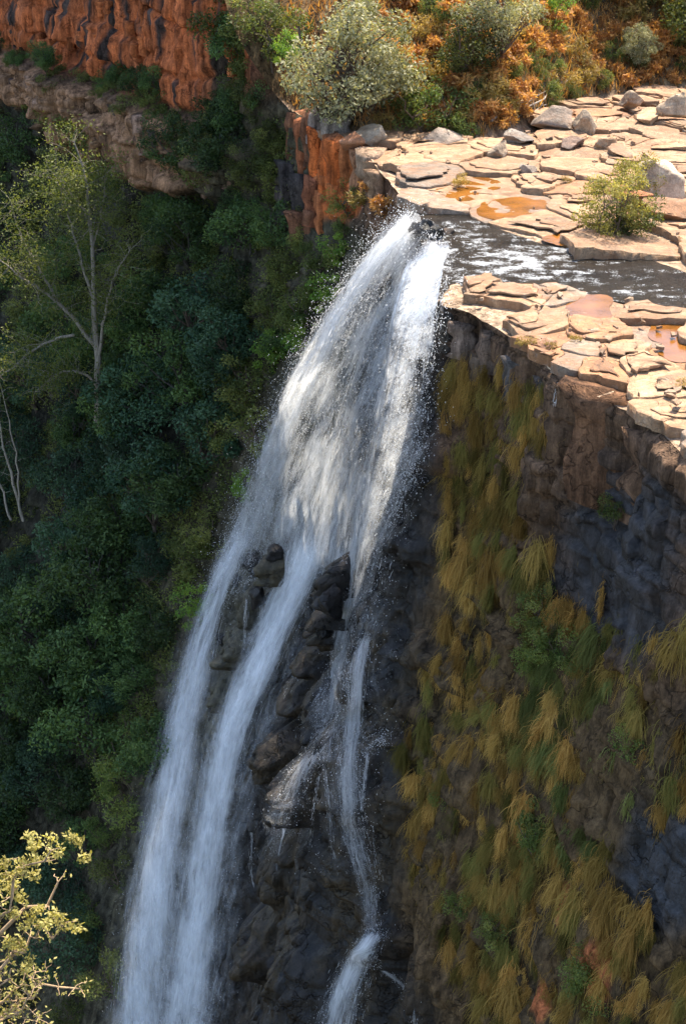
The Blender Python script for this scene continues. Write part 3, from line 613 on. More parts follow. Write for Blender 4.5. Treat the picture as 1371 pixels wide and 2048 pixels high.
drops(Pc, 20000, (.009, .026), .6, rw, wd, .5)
drops(Pc, 4500, (.008, .024), .9, rw, lambda u, v: np.exp(-(u / .12)**2), .8)
# 2. the long streams between the ribs, then the thin threads
def stream(name, lines, nv, nu, lf, a0, a1, seed, layers=2, ns=0, ndp=0, lens=(.6, 2.5), soft=.2, m=None, wid=(.006, .016), sp=.12, fade=.10, amp=.35, bump=True):
    P, U, V = flow_grid(lines, nv, nu, lambda U, V: lf + amp * np.sin(np.pi * V**.75), bump)
    a = (a0 + (a1 - a0) * V) * e(U, soft, soft) * ss(0, fade, V)
    for i in range(layers): sheet(P, U, V, a * (1 - .2 * i), seed * 10 + i, m or M_silk, name, .3 * i)
    if ns: strands(P, ns, lens, wid, sp, rw)
    if ndp: drops(P, ndp, (.008, .024), sp * 2.2, rw, lambda u, v: np.ones_like(u))
stream('left_stream', [[(470, 1010), (395, 1200), (348, 1370), (300, 1550), (262, 1750), (232, 1950), (215, 2080)], [(515, 1010), (428, 1210), (385, 1370), (350, 1550), (318, 1750), (290, 1950), (275, 2080)],
                       [(560, 1005), (468, 1165), (425, 1330), (405, 1550), (385, 1750), (360, 1950), (350, 2080)]], 110, 36, .85, .74, .66, 2, 3, 350, 2600, (.6, 2.0), .42, fade=.10, bump=False)
stream('middle_stream', [[(610, 1030), (520, 1200), (465, 1320), (415, 1450), (388, 1600), (368, 1750), (338, 1900), (312, 2080)], [(660, 1040), (580, 1220), (528, 1340), (472, 1460), (440, 1600), (422, 1750), (392, 1900), (378, 2080)],
                         [(705, 1030), (622, 1190), (572, 1310), (512, 1440), (474, 1590), (458, 1740), (432, 1900), (430, 2080)]], 110, 30, .95, .92, .74, 3, 3, 350, 2000, (.6, 2.0), .36, fade=.08, bump=False)
stream('mist_between_streams', [[(400, 1480), (370, 1650), (330, 1850), (290, 2080)], [(470, 1480), (450, 1650), (420, 1850), (420, 2080)]], 60, 20, .3, .25, .68, 4, 2, 150, 1200, soft=.35, bump=False)
stream('mist_veil', [[(380, 1150), (310, 1400), (250, 1650), (205, 1900), (180, 2080)], [(440, 1150), (380, 1400), (330, 1650), (300, 1900), (285, 2080)], [(520, 1150), (450, 1400), (410, 1650), (380, 1900), (370, 2080)]], 70, 24, 1.2, .40, .52, 11, 2, 0, 900, soft=.45, fade=.3, bump=False)
stream('mist_veil', [[(600, 1130), (520, 1330), (450, 1550), (400, 1800), (330, 2080)], [(660, 1130), (580, 1330), (500, 1550), (450, 1800), (400, 2080)], [(720, 1130), (640, 1330), (530, 1550), (500, 1800), (470, 2080)]], 70, 20, 1.3, .22, .42, 12, 2, 0, 700, soft=.45, fade=.3, bump=False)
stream('mist_veil', [[(700, 1150), (650, 1350), (600, 1560), (580, 1750)], [(760, 1150), (720, 1350), (690, 1560), (680, 1750)], [(820, 1150), (790, 1350), (770, 1560), (760, 1750)]], 60, 20, 1.0, .26, .14, 13, 1, 0, 700, soft=.45, fade=.2)
stream('lit_edge_veil', [[(815, 424), (740, 498), (648, 630), (575, 755), (522, 880), (478, 1000), (440, 1110)], [(826, 428), (760, 502), (678, 625), (612, 745), (562, 870), (520, 990), (480, 1110)], [(836, 434), (782, 512), (712, 622), (654, 735), (606, 860), (565, 980), (525, 1110)]], 80, 24, .4, 1.0, .5, 14, 2, 500, 3500, (.3, 1.2), .3, M_veil, fade=.04, amp=3.7, sp=.25, bump=False)  # extra sheet added outside the curtain's left edge to catch the sun
T = stream
T('narrow_stream', [[(706, 1160), (676, 1240), (660, 1330), (622, 1400), (590, 1500)], [(722, 1162), (692, 1240), (680, 1330), (662, 1400), (645, 1520)], [(740, 1165), (710, 1240), (702, 1330), (704, 1400), (700, 1520)]], 60, 18, .4, .85, .30, 5, 2, 350, 1500, (.2, .8), .4, M_veil)
T('narrow_stream', [[(734, 1240), (700, 1330), (696, 1440), (660, 1540), (672, 1650), (716, 1760), (730, 1860)], [(746, 1240), (716, 1330), (714, 1440), (696, 1540), (708, 1650), (742, 1760), (748, 1860)], [(758, 1240), (730, 1330), (728, 1440), (722, 1540), (740, 1650), (764, 1760), (762, 1860)]], 80, 16, .4, .78, .42, 6, 2, 350, 1300, (.2, .8), .45, M_veil)
T('narrow_stream', [[(735, 1850), (680, 1920), (640, 2000), (605, 2080)], [(755, 1855), (712, 1925), (685, 2000), (668, 2080)], [(785, 1860), (755, 1930), (735, 2000), (725, 2080)]], 50, 16, .5, .85, .60, 7, 2, 200, 900, (.3, 1.0), .45)
T('water_thread', [[(742, 1935), (790, 1965), (815, 2000), (820, 2070)], [(748, 1925), (802, 1955), (832, 2000), (838, 2070)]], 40, 6, .3, .7, .5, 8, 1, 60, 160, (.2, .6), .4, M_veil)
T('narrow_stream', [[(625, 1490), (565, 1540), (525, 1620), (500, 1720)], [(640, 1500), (590, 1550), (555, 1640), (540, 1720)], [(655, 1510), (620, 1560), (600, 1650), (595, 1720)]], 50, 14, .35, .75, .12, 9, 2, 150, 700, (.2, .7), .45, M_veil)
for k, (ln, w, a0) in enumerate([([(585, 1600), (560, 1680), (549, 1780), (545, 1880)], 6, .8), ([(640, 1540), (622, 1640), (618, 1720)], 5, .4), ([(735, 1500), (728, 1560), (722, 1620)], 6, .6), ([(505, 1640), (500, 1720), (508, 1790)], 5, .5),
                                 ([(700, 1560), (704, 1680), (715, 1800)], 8, .5), ([(650, 1530), (655, 1620), (668, 1720)], 8, .45), ([(495, 1190), (490, 1240), (486, 1290)], 8, .5), ([(520, 1180), (524, 1260), (515, 1330)], 9, .45), ([(1115, 760), (1108, 800), (1100, 850)], 6, .45), ([(640, 1380), (600, 1440), (560, 1490)], 20, .4), ([(600, 1340), (560, 1400), (520, 1470)], 22, .35),
                                 ([(690, 1200), (668, 1270), (664, 1330)], 10, .5), ([(560, 1500), (520, 1530), (500, 1560)], 14, .35)]):
    l = np.array(ln, float); T('water_thread', [l - [w / 2, 0], l + [w / 2, 0]], 30, 4, .12, a0, a0 * .5, 20 + k, 1, 60, 40, (.2, .8), .3, M_veil, (.008, .016), .05)
# splashes where water strikes the rocks on the right side and at the heads of the ribs
for k, (ln, w, a0) in enumerate([([(862, 885), (840, 910), (805, 950)], 44, .5), ([(845, 935), (815, 965), (790, 1030)], 44, .5), ([(780, 1465), (755, 1480), (735, 1500)], 18, .45), ([(720, 1125), (665, 1108), (625, 1115)], 46, .6), ([(525, 1080), (480, 1098), (440, 1140)], 46, .6)]):
    l = np.array(ln, float); T('splash', [l - [0, w / 2], l, l + [0, w / 2]], 30, 12, .35, a0, a0 * .8, 50 + k, 2, 10, 260, (.2, .5), .5, M_veil, (.006, .014), .18, fade=.4)
SV = np.concatenate([q.reshape(-1, q.shape[1], 2, 3) for q in STR_V if q.shape[1] == 6]); n, sg = SV.shape[:2]
i0 = (np.arange(n) * sg * 2)[:, None] + np.arange(sg - 1)[None] * 2
SF = np.stack([i0, i0 + 1, i0 + 3, i0 + 2], -1).reshape(-1, 4)
o = link('water_strand', mesh('water_strand', (SV - FALL_L).reshape(-1, 3), SF, True, mat=M_strand), FALL, kind='stuff')
C = np.concatenate([d[0] for d in DROPS]); R = np.concatenate([d[1] for d in DROPS]); n = len(C); rr = np.random.default_rng(9)
oct_ = np.array([(1, 0, 0), (-1, 0, 0), (0, 1, 0), (0, -1, 0), (0, 0, 1.0), (0, 0, -1.0)]); of = np.array([(0, 2, 4), (2, 1, 4), (1, 3, 4), (3, 0, 4), (2, 0, 5), (1, 2, 5), (3, 1, 5), (0, 3, 5)])
V = C[:, None] + oct_[None] * R[:, None, None] * np.c_[np.ones((n, 2)), rr.uniform(.8, 2.4, n)][:, None]
link('spray_drop', mesh('spray_drop', (V - FALL_L).reshape(-1, 3), (of[None] + (np.arange(n) * 6)[:, None, None]).reshape(-1, 3), mat=M_spray), FALL, kind='stuff')

# ------------------------------------------------------------------ vegetation: meshes of each kind, then individuals
def leaves(C, N, size, rng, aspect=.45, droop=0.0):
    """C: centres, N: preferred facing -> folded diamond leaves"""
    n = len(C); d = rng.normal(size=(n, 3)); d[:, 2] -= droop; d /= np.linalg.norm(d, axis=1, keepdims=True)
    nn = N + .7 * rng.normal(size=(n, 3)); s = np.cross(d, nn); s /= np.linalg.norm(s, axis=1, keepdims=True) + 1e-9
    L = rng.uniform(.6, 1.25, n)[:, None] * size; w = L * aspect
    V = np.stack([C, C + d * L * .5 + s * w * .5, C + d * L, C + d * L * .5 - s * w * .5], 1)
    return V.reshape(-1, 3), np.arange(n * 4).reshape(n, 4)
def crown(name, clumps, per, size, rng, m, aspect=.45, droop=0., up=.6, shell=.5):
    Cs, Ns, S = [], [], []
    for c, r in clumps:
        k = max(6, int(per * rng.uniform(.7, 1.3))); d = rng.normal(size=(k, 3)); d /= np.linalg.norm(d, axis=1, keepdims=True)
        rr = (shell + (1 - shell) * rng.random(k)) ** .7; Cs.append(np.array(c) + d * rr[:, None] * np.array(r)); Ns.append(d + [0, 0, up]); S.append(np.clip(rng.normal(.45, .25) + rng.normal(0, .22, k), 0, 1))
    C = np.vstack(Cs); V, F = leaves(C, np.vstack(Ns), size, rng, aspect, droop); sh = np.repeat(np.concatenate(S), 4)
    return mesh(name, V, F, False, dict(shade=sh), m)
def wob(p, q, n, amp, rng):
    t = np.linspace(0, 1, n)[:, None]; P = np.array(p) * (1 - t) + np.array(q) * t
    j = rng.normal(0, amp, (n, 3)); j[0] = j[-1] = 0; return P + j
def tree_proto(kind, seed, R, H, nclump, per, leaf, lm, bm, trunk_r, clump_r=.38, bare=.3, spread=1.0, droop=0., aspect=.45, shell=.5, stems=1):
    """R crown radius, H total height, bare = share of height without crown"""
    r = np.random.default_rng(seed); cl, tb = [], []; cz, ch = H * (1 + bare) / 2, H * (1 - bare) / 2
    for i in range(nclump):
        d = r.normal(size=3); d /= np.linalg.norm(d); q = r.uniform(.55, 1.0)
        c = np.array([d[0] * R * q, d[1] * R * q, cz + d[2] * ch * q]) + r.normal(0, .1 * R, 3)
        cr = R * clump_r * r.uniform(.65, 1.3); cl.append((c, (cr, cr, cr * .75)))
    heads = []
    for s in range(stems):
        lean = r.normal(0, .12 * R, 3) if stems == 1 else np.r_[r.normal(0, .5 * R, 2), 0]; top = np.array([0, 0, H * .8]) + lean; top[2] = H * .8
        P = wob((0, 0, -.6), top, 8, .03 * H, r); P[0] = (0.1 * s, 0, -.6); tb.append((P, np.linspace(trunk_r, trunk_r * .3, 8))); heads.append(P)
    for i, (c, _) in enumerate(cl):
        P = heads[i % stems]; k = int(np.clip(len(P) * (c[2] / H) * .75, 1, len(P) - 2)); tb.append((wob(P[k], c, 5, .05 * R, r), np.linspace(trunk_r * .4, trunk_r * .1, 5)))
    V, F = tubes(tb, 5)
    return mesh(kind + '_trunk', V, F, True, mat=bm), crown(kind + '_crown', cl, per, leaf, r, lm, aspect, droop, shell=shell)
B_dark, B_pale, B_brown = bark_mat('bark_dark', (.05, .04, .03)), bark_mat('bark_pale', (.26, .22, .17)), bark_mat('bark_brown', (.09, .06, .04))
L_forest = leaf_mat('leaf_forest', (.022, .05, .016), (.10, .155, .042), .35, .9); L_olive = leaf_mat('leaf_olive', (.055, .075, .018), (.18, .19, .05), .4, .9)
L_blue = leaf_mat('leaf_blue_green', (.018, .045, .022), (.06, .108, .052), .3, .9); L_fresh = leaf_mat('leaf_fresh', (.10, .20, .03), (.24, .34, .06), .5, .2)
L_silver = leaf_mat('leaf_silver', (.16, .16, .075), (.44, .41, .25), .35, .2); L_green = leaf_mat('leaf_green', (.05, .09, .02), (.20, .23, .06), .45)
L_wisp = leaf_mat('leaf_wispy', (.07, .095, .022), (.17, .185, .05), .5, .2); L_rust = leaf_mat('leaf_bracken', (.26, .10, .03), (.56, .30, .10), .45)
L_gold = leaf_mat('leaf_golden_grass', (.20, .14, .03), (.38, .26, .09), .4); L_fore = leaf_mat('leaf_foreground', (.20, .17, .04), (.48, .42, .15), .45, .1)
KINDS = {
 'broad': [tree_proto('broadleaf', 1, 2.3, 5.0, 26, 190, .24, L_forest, B_dark, .14), tree_proto('broadleaf', 2, 2.0, 5.8, 24, 190, .22, L_forest, B_dark, .13)],
 'blue': [tree_proto('bluegreen', 3, 2.2, 4.6, 22, 220, .19, L_blue, B_dark, .12), tree_proto('bluegreen', 4, 1.8, 4.8, 22, 200, .2, L_blue, B_brown, .12)],
 'olive': [tree_proto('olive', 5, 1.6, 2.8, 18, 170, .17, L_olive, B_brown, .08, bare=.1), tree_proto('olive', 6, 1.4, 2.4, 16, 170, .15, L_olive, B_brown, .07, bare=.1)],
 'fresh': [tree_proto('fresh', 7, 1.2, 2.6, 16, 110, .17, L_fresh, B_brown, .06, bare=.2)],
 'green': [tree_proto('shrub', 8, 1.7, 3.0, 24, 170, .16, L_green, B_brown, .07, bare=.05, stems=3), tree_proto('shrub', 9, 1.5, 2.6, 22, 150, .14, L_green, B_brown, .06, bare=.05, stems=3)],
 'scrub': [tree_proto('scrub', 14, 1.5, 3.2, 40, 150, .13, leaf_mat('leaf_scrub', (.13, .125, .03), (.36, .31, .095), .45, .2), B_brown, .05, bare=.0, stems=4, clump_r=.33)],
 'silver': [tree_proto('silver', 10, 3.3, 7.4, 64, 230, .25, L_silver, B_brown, .20, bare=.08, stems=3, clump_r=.30)],
 'rust': [tree_proto('bracken', 11, .85, 1.2, 14, 60, .34, L_rust, B_brown, .025, bare=.0, stems=4, aspect=.28, droop=.4), tree_proto('bracken', 12, .75, 1.0, 12, 60, .30, L_rust, B_brown, .025, bare=.0, stems=4, aspect=.28, droop=.4)],
 'gold': [tree_proto('goldbush', 13, .8, 1.1, 12, 70, .26, L_gold, B_brown, .02, bare=0., stems=4, aspect=.2)],
}
def place(name, kind, var, loc, sc, rz, label, cat, group=None, tilt=(0, 0), trunk='trunk', crn='crown', sz=None):
    tm, cm = KINDS[kind][var % len(KINDS[kind])]; root = link(name, None, None, tuple(loc), label, cat, group); root.empty_display_size = .3
    root.scale = (sc, sc, sz or sc); root.rotation_euler = (tilt[0], tilt[1], rz)
    link(trunk, tm, root); link(crn, cm, root); return root
def ground_hit(px, py):
    d = rays(px, py); ts = np.arange(60, 170, .25); P = CAM + d[:, None] * ts[None, :, None]; f = P[..., 2] - height(P[..., 0], P[..., 1]); k = np.argmax(f < 0, 1); k = np.where((f < 0).any(1), k, len(ts) - 1)
    return P[np.arange(len(d)), k]
# --- far gorge wall: dense dark wood, each tree on its own
rf = np.random.default_rng(31)
def in_forest(px, py):
    le = np.interp(py, LEFT_EDGE[:, 1], LEFT_EDGE[:, 0]); up = np.interp(px, [0, 60, 160, 230, 330, 420, 500, 600, 700], [230, 240, 270, 380, 400, 440, 500, 500, 520])
    return (px < le - 12) & (py > up)
pts = []
for _ in range(9000):
    px, py = rf.uniform(-60, 680), rf.uniform(230, 2110)
    if not in_forest(np.array(px), np.array(py)): continue
    if 215 < px < 400 and 520 < py < 760 and rf.random() < .75: continue        # dark gap under the rock band
    near = py / 2048; gap = 44 + 34 * near
    if all((px - q[0])**2 + ((py - q[1]) * .8)**2 > gap**2 for q in pts): pts.append((px, py))
PX, PY = np.array(pts).T; HP = wall_hit(PX + 12, PY + 62); n_for = len(pts)
FMARKS = [(30, 330, 'left of the wispy tree crown under the brown cliff band'), (130, 330, 'behind the top of the wispy tree'), (250, 430, 'under the overhang of the brown cliff band'), (330, 460, 'below the right end of the brown cliff band'), (430, 480, 'below the gully shrubs'), (540, 560, 'below the red rock corner'), (640, 560, 'at the left side of the water lip'), (30, 550, 'at the left edge behind the wispy tree limbs'), (120, 640, 'behind the wispy tree trunk'), (260, 620, 'right of the wispy tree trunk'), (370, 640, 'in the middle of the upper slope'), (480, 700, 'left of the upper spray'),
    (40, 780, 'at the left edge level with the wispy tree foot'), (200, 850, 'at the foot of the wispy tree'), (330, 820, 'in the centre of the gorge slope'), (440, 850, 'left of the middle of the water curtain'), (40, 960, 'around the slender pale trunk at the left edge'), (150, 1000, 'below the foot of the wispy tree'), (270, 1000, 'in the lower centre of the slope'), (380, 1020, 'left of the foot of the water curtain'), (30, 1150, 'at the left edge below the slender tree'), (140, 1170, 'deep in the left gorge'), (250, 1180, 'left of the head of the left stream'), (330, 1230, 'beside the head of the left stream'),
    (40, 1330, 'at the left edge halfway down the gorge'), (150, 1350, 'in the dark depth left of the left stream'), (250, 1380, 'beside the upper left stream'), (40, 1500, 'at the left edge above the foreground shrub'), (150, 1530, 'above and right of the foreground shrub'), (240, 1560, 'beside the middle of the left stream'), (60, 1680, 'behind the top of the foreground shrub'), (180, 1720, 'right of the foreground shrub'), (200, 1880, 'beside the lower left stream'), (60, 1900, 'behind the foreground shrub'), (140, 2050, 'at the bottom edge right of the foreground shrub')]
for i, (px, py) in enumerate(pts):
    le = float(np.interp(py, LEFT_EDGE[:, 1], LEFT_EDGE[:, 0])); p = HP[i]; k = rf.random(); sc = rf.uniform(.95, 1.7)
    if le - px < 110:
        kind = 'broad' if k < .3 else ('green' if k < .6 else ('olive' if k < .85 else 'fresh')); sc *= .72 if kind == 'broad' else .95; lab = 'dense green bush on the gorge wall beside the falling spray'; g = 'bushes beside the left edge of the waterfall'; nm, ct = 'bush', 'bush'
    elif py < 620:
        kind = 'olive' if k < .6 else 'broad'; sc *= .8; lab = 'olive green bush on the gorge wall below the red cliff'; g = 'bushes below the red cliff'; nm, ct = 'bush', 'bush'
    elif px > 200 :
        kind = 'broad' if k < .6 else 'blue'; lab = 'leafy green tree in the middle of the shaded gorge slope'; g = 'trees in the middle of the gorge slope'; nm, ct = 'broadleaf_tree', 'tree'
    else:
        kind = 'blue' if k < .4 else ('broad' if k < .8 else 'olive'); lab = 'dark blue-green tree deep in the shaded gorge at left'; g = 'dark trees deep in the gorge'; nm, ct = 'dark_tree', 'tree'
    mk = min(FMARKS, key=lambda q: (q[0] - px)**2 + (q[1] - py)**2)[2]; hue = dict(broad='mid-green', blue='dark blue-green', olive='olive', fresh='bright yellow-green', green='light green')[kind]; sz_ = 'small' if sc < .95 else ('large' if sc > 1.4 else 'rounded')
    lab = f'{sz_} {hue} {ct} {mk}'; g = 'trees and bushes on the shaded gorge slope'
    place(nm, kind, i, p + np.array([0, 0, -.5]), sc, rf.uniform(0, 6.28), lab, ct, g, (rf.normal(0, .12), rf.normal(-.12, .12)))
# ledge shrubs between the red tiers and in the gully right of the red cliff
for i, (px, py, kd, sc) in enumerate([(30, 185, 'olive', .9), (95, 160, 'olive', .8), (60, 225, 'broad', .6), (150, 150, 'olive', .7), (205, 175, 'olive', .7), (245, 205, 'olive', .8), (300, 215, 'olive', .9), (345, 240, 'olive', .8), (420, 262, 'broad', .7), (465, 275, 'broad', .8),
        (500, 180, 'olive', .9), (520, 240, 'broad', .7), (545, 300, 'olive', .8), (460, 320, 'olive', .9), (500, 350, 'olive', .8), (430, 370, 'green', .7), (405, 330, 'green', .7), (540, 390, 'olive', .9), (480, 420, 'olive', .8), (250, 300, 'olive', .45), (330, 320, 'olive', .5), (0, 260, 'broad', .7), (20, 120, 'olive', .6), (370, 290, 'olive', .5), (290, 270, 'olive', .5)]):
    p = wall_hit([px], [py + 14])[0]
    place('shrub', kd, i, p + np.array([.3, .2, -.8 * sc]), sc, i * 1.3, f"shaded {dict(olive='olive', broad='dark green', green='light green')[kd]} shrub {'under the right gully' if py > 380 else ('on the brown cliff band' if py > 265 else ('between red and brown cliff bands' if px < 420 else 'beside the red cliff corner'))}, {'far left' if px < 110 else ('left' if px < 260 else ('centre' if px < 430 else 'right'))} part", 'shrub', 'shrubs on the ledges of the far cliff', (0, -.1))
for i in range(34):
    px = rf.uniform(330, 575); py = rf.uniform(np.interp(px, [330, 480, 575], [300, 130, 250]), 520); p = wall_hit([px], [py + 20])[0]
    place('gully_shrub', 'olive' if rf.random() < .7 else 'broad', i, p + np.array([0, 0, -.4]), rf.uniform(.6, 1.1), i, f"{'olive' if i % 2 else 'dull green'} gully shrub {'under the dark corner bushes' if py < 260 else ('halfway down' if py < 390 else 'low down')}{' near the brown cliff band' if px < 420 else (' near the red corner' if px > 510 else ' mid gully')}", 'shrub', 'shrubs in the gully', (0, -.15))
for i in range(30):
    a_ = np.array([rf.uniform(A_RED - 1, A_RED + 42)]); z_ = np.array([rf.uniform(-2.6, -1.7)]); p = wall_pt(a_, z_)[0]
    place('ledge_shrub', 'olive' if i % 3 else 'broad', i, p + np.array([0, 0, -.3]), rf.uniform(.3, .65), i * 1.7, f"small {'olive' if i % 3 else 'dark green'} shrub at the foot of the red cliff, {'far left' if a_[0] > A_RED + 28 else ('left part' if a_[0] > A_RED + 18 else ('middle' if a_[0] > A_RED + 8 else 'right end'))} of the ledge", 'shrub', 'shrubs at the foot of the red cliff', (0, -.1))
for px, py, sc, lab in [(465, 20, 1.9, 'large dark green bush hanging at the top edge right of the red cliff'), (545, 40, 1.7, 'dark bush at the top behind the silvery bush'), (490, 130, 1.2, 'dark green bush at the corner of the red cliff'), (478, 40, 1.3, 'olive bush high on the slope right of the red cliff'), (505, 95, 1.1, 'olive bush on the slope left of the silvery bush'), (512, 160, 1.0, 'olive bush low on the slope left of the silvery bush'), (520, 20, 1.3, 'olive bush at the top edge left of the silvery bush')]:
    p = wall_hit([px], [py + 60])[0]; place('bush', 'olive', px, p + np.array([0, 0, -.8]), sc, px, lab, 'bush')
for px, py, sc, lab in [(305, 690, .95, 'bright yellow-green bush alone in the dark gorge slope'), (590, 85, 1.0, 'bright yellow-green bush left of the silvery bush'), (680, 480, .9, 'yellow-green bush on the rim left of the water lip')]:
    p = wall_hit([px], [py + 25])[0] + np.array([0, 0, 0]); place('bush', 'fresh', 0, p + np.array([-.3, -.3, -.9]), sc, px, lab, 'bush')
for i, (px, py, kd, sc) in enumerate([(700, 400, 'green', .8), (735, 385, 'gold', 1.2), (640, 520, 'green', .8), (690, 440, 'green', .6), (640, 590, 'green', .8), (590, 640, 'green', .8), (560, 700, 'broad', .55), (610, 480, 'olive', .8), (770, 400, 'rust', .9), (745, 350, 'rust', .9), (570, 560, 'olive', .9), (600, 420, 'olive', .6)]):
    p = wall_hit([px], [py + 15])[0]; place('rim_bush', kd, i, p + np.array([0, 0, -.5]), sc, i * 2.1, f"{dict(olive='olive', broad='dark green', green='light green', gold='golden', rust='rusty')[kd]} bush left of the lip, {'on the rim rocks' if py < 430 else ('just under the rim' if py < 560 else 'beside the first spray')}, {'near the water' if px > 690 else ('away from the water' if px < 620 else 'midway')}", 'bush', 'bushes on the rim left of the lip')
# undergrowth and creepers that clothe the slope
def undergrowth():
    n = 500000; a = rf.uniform(A_LIP0 - 12, A_RED + 45, n); z = rf.uniform(-48, 0, n); cl = fbm(a * .6, z * .6, 3.9, 4); k = cl > -.18; a, z, cl = a[k], z[k], cl[k]; P = wall_pt(a, z); px, py = project(P); n = len(px)
    k = (in_forest(px, py + 30) | ((px > 330) & (px < 600) & (py > 200) & (py < 560) & (rf.random(n) < .6))) & (px < np.interp(py, LEFT_EDGE[:, 1], LEFT_EDGE[:, 0]) - 6) & (px > -60) & (py < 2100); P, cl = P[k], cl[k]; n = len(P); print('undergrowth', n)
    P = P + np.array([NRM[0], NRM[1], .1]) * (rf.random(n) ** 2 * (.25 + 1.3 * np.clip(cl + .18, 0, 1)))[:, None]
    V, F = leaves(P, np.tile([NRM[0], NRM[1], .9], (n, 1)), .24, rf, .5, .3)
    link('undergrowth', mesh('undergrowth', V, F, False, dict(shade=np.repeat(np.clip(cl * .8 + .35 + rf.normal(0, .25, n), 0, 1), 4)), L_olive), kind='stuff', label='dark creepers and undergrowth clothing the shaded gorge wall')
undergrowth()
# --- hanging grass tufts on the right cliff
def tuft(seed, n=520, L=1.0, col=None):
    r = np.random.default_rng(seed); root = np.c_[np.abs(r.normal(0, .06, n)), r.normal(0, .17, n), r.normal(0, .34, n)]
    d = np.c_[r.uniform(.3, 1, n), r.normal(0, .38, n) + r.normal(0, .15), r.uniform(-.6, .8, n)]; d /= np.linalg.norm(d, axis=1, keepdims=True); ln = L * r.uniform(.35, 1.2, n)
    seg = 5; P = [root]; v = d.copy(); g_ = r.uniform(.5, 1.2, n)
    for k in range(seg):
        v = v + np.array([-.05, 0, -1]) * g_[:, None] + r.normal(0, .16, (n, 3)) * [.6, 1, .6]; v /= np.linalg.norm(v, axis=1, keepdims=True); P.append(P[-1] + v * (ln / seg)[:, None])
    P = np.stack(P, 1); P[:, :, 0] = np.maximum(P[:, :, 0], .03); side = np.c_[r.normal(0, .35, n), np.ones(n), r.normal(0, .3, n)]; side /= np.linalg.norm(side, axis=1, keepdims=True)
    w = r.uniform(.006, .014, n)[:, None, None] * np.array([1, 1, .9, .75, .5, .12])[None, :, None]
    V = np.stack([P - side[:, None] * w, P + side[:, None] * w], 2).reshape(-1, 3); i = (np.arange(n) * (seg + 1) * 2)[:, None] + np.arange(seg)[None] * 2
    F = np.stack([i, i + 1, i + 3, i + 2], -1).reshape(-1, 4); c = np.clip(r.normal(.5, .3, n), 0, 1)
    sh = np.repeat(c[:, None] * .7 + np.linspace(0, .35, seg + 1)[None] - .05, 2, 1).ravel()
    return V, F, np.clip(sh, 0, 1)
def grass_mat(name, c1, c2, c3):
    m, nt = mat(name); L = nt.links; r = nd(nt, 'ShaderNodeObjectInfo').outputs['Random']
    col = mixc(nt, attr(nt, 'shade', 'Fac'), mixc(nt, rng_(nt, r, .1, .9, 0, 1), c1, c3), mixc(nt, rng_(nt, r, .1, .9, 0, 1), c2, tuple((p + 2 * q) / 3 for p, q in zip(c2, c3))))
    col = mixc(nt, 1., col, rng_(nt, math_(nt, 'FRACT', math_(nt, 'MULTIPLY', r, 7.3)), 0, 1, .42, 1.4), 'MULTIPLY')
    d = nd(nt, 'ShaderNodeBsdfDiffuse'); t = nd(nt, 'ShaderNodeBsdfTranslucent'); L.new(col, d.inputs[0]); L.new(col, t.inputs[0])
    mx = nd(nt, 'ShaderNodeMixShader'); mx.inputs[0].default_value = .3; L.new(d.outputs[0], mx.inputs[1]); L.new(t.outputs[0], mx.inputs[2]); out(nt, mx.outputs[0]); return m
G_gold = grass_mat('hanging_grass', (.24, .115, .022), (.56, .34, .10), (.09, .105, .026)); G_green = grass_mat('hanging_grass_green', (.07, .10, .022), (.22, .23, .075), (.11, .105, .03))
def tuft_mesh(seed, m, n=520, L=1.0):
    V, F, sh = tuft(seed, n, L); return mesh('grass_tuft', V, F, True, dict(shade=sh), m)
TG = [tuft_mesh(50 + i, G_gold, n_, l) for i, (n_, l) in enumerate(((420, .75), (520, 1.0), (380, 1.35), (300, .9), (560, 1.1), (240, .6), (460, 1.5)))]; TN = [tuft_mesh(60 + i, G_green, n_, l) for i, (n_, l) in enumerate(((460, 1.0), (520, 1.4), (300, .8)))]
rt = np.random.default_rng(77)
def tuft_density(px, py):
    left = np.interp(py, [740, 900, 1100, 1300, 1450, 1700, 1900, 2048], [890, 878, 895, 890, 805, 815, 870, 915]); rimy = np.interp(px, [870, 1000, 1110, 1120, 1300, 1371], [740, 755, 770, 850, 1010, 1080])
    w = (px > left) & (py > rimy); w = w * 1.0
    w *= np.where(((px - 1235) / 185)**2 + ((py - 1090 - .45 * (px - 1235)) / 190)**2 < 1, .004, 1); w *= np.where(((px - 1325) / 95)**2 + ((py - 1725) / 120)**2 < 1, .006, 1)
    w *= np.where(((px - 1010) / 60)**2 + ((py - 1190) / 120)**2 < 1, .25, 1); w *= np.where(((px - 1060) / 45)**2 + ((py - 1010) / 110)**2 < 1, .25, 1); w *= np.where((px > 1110) & (py < 1010), .12, 1)
    w *= np.where(((px - 950) / 80)**2 + ((py - 1660) / 60)**2 < 1, .35, 1); w *= np.where(((px - 860) / 70)**2 + ((py - 1330) / 70)**2 < 1, .2, 1); w *= np.where(((px - 1100) / 90)**2 + ((py - 1930) / 60)**2 < 1, .4, 1)
    n_ = fbm(np.asarray(px) * .008, np.asarray(py) * .005, 3.3, 3); zz_ = np.asarray(py) - .62 * np.asarray(px); w = w * ss(-.30, .08, n_) * (.12 + .88 * ss(-.15, .2, fbm(np.asarray(px) * .004, zz_ * .016, 8.8, 3)))
    return w
tp = []
for _ in range(30000):
    px, py = rt.uniform(800, 1400), rt.uniform(730, 2070)
    if rt.random() > tuft_density(px, py): continue
    if all((px - q[0])**2 + ((py - q[1]) * .75)**2 > 23**2 for q in tp): tp.append((px, py))
    if len(tp) >= 300: break
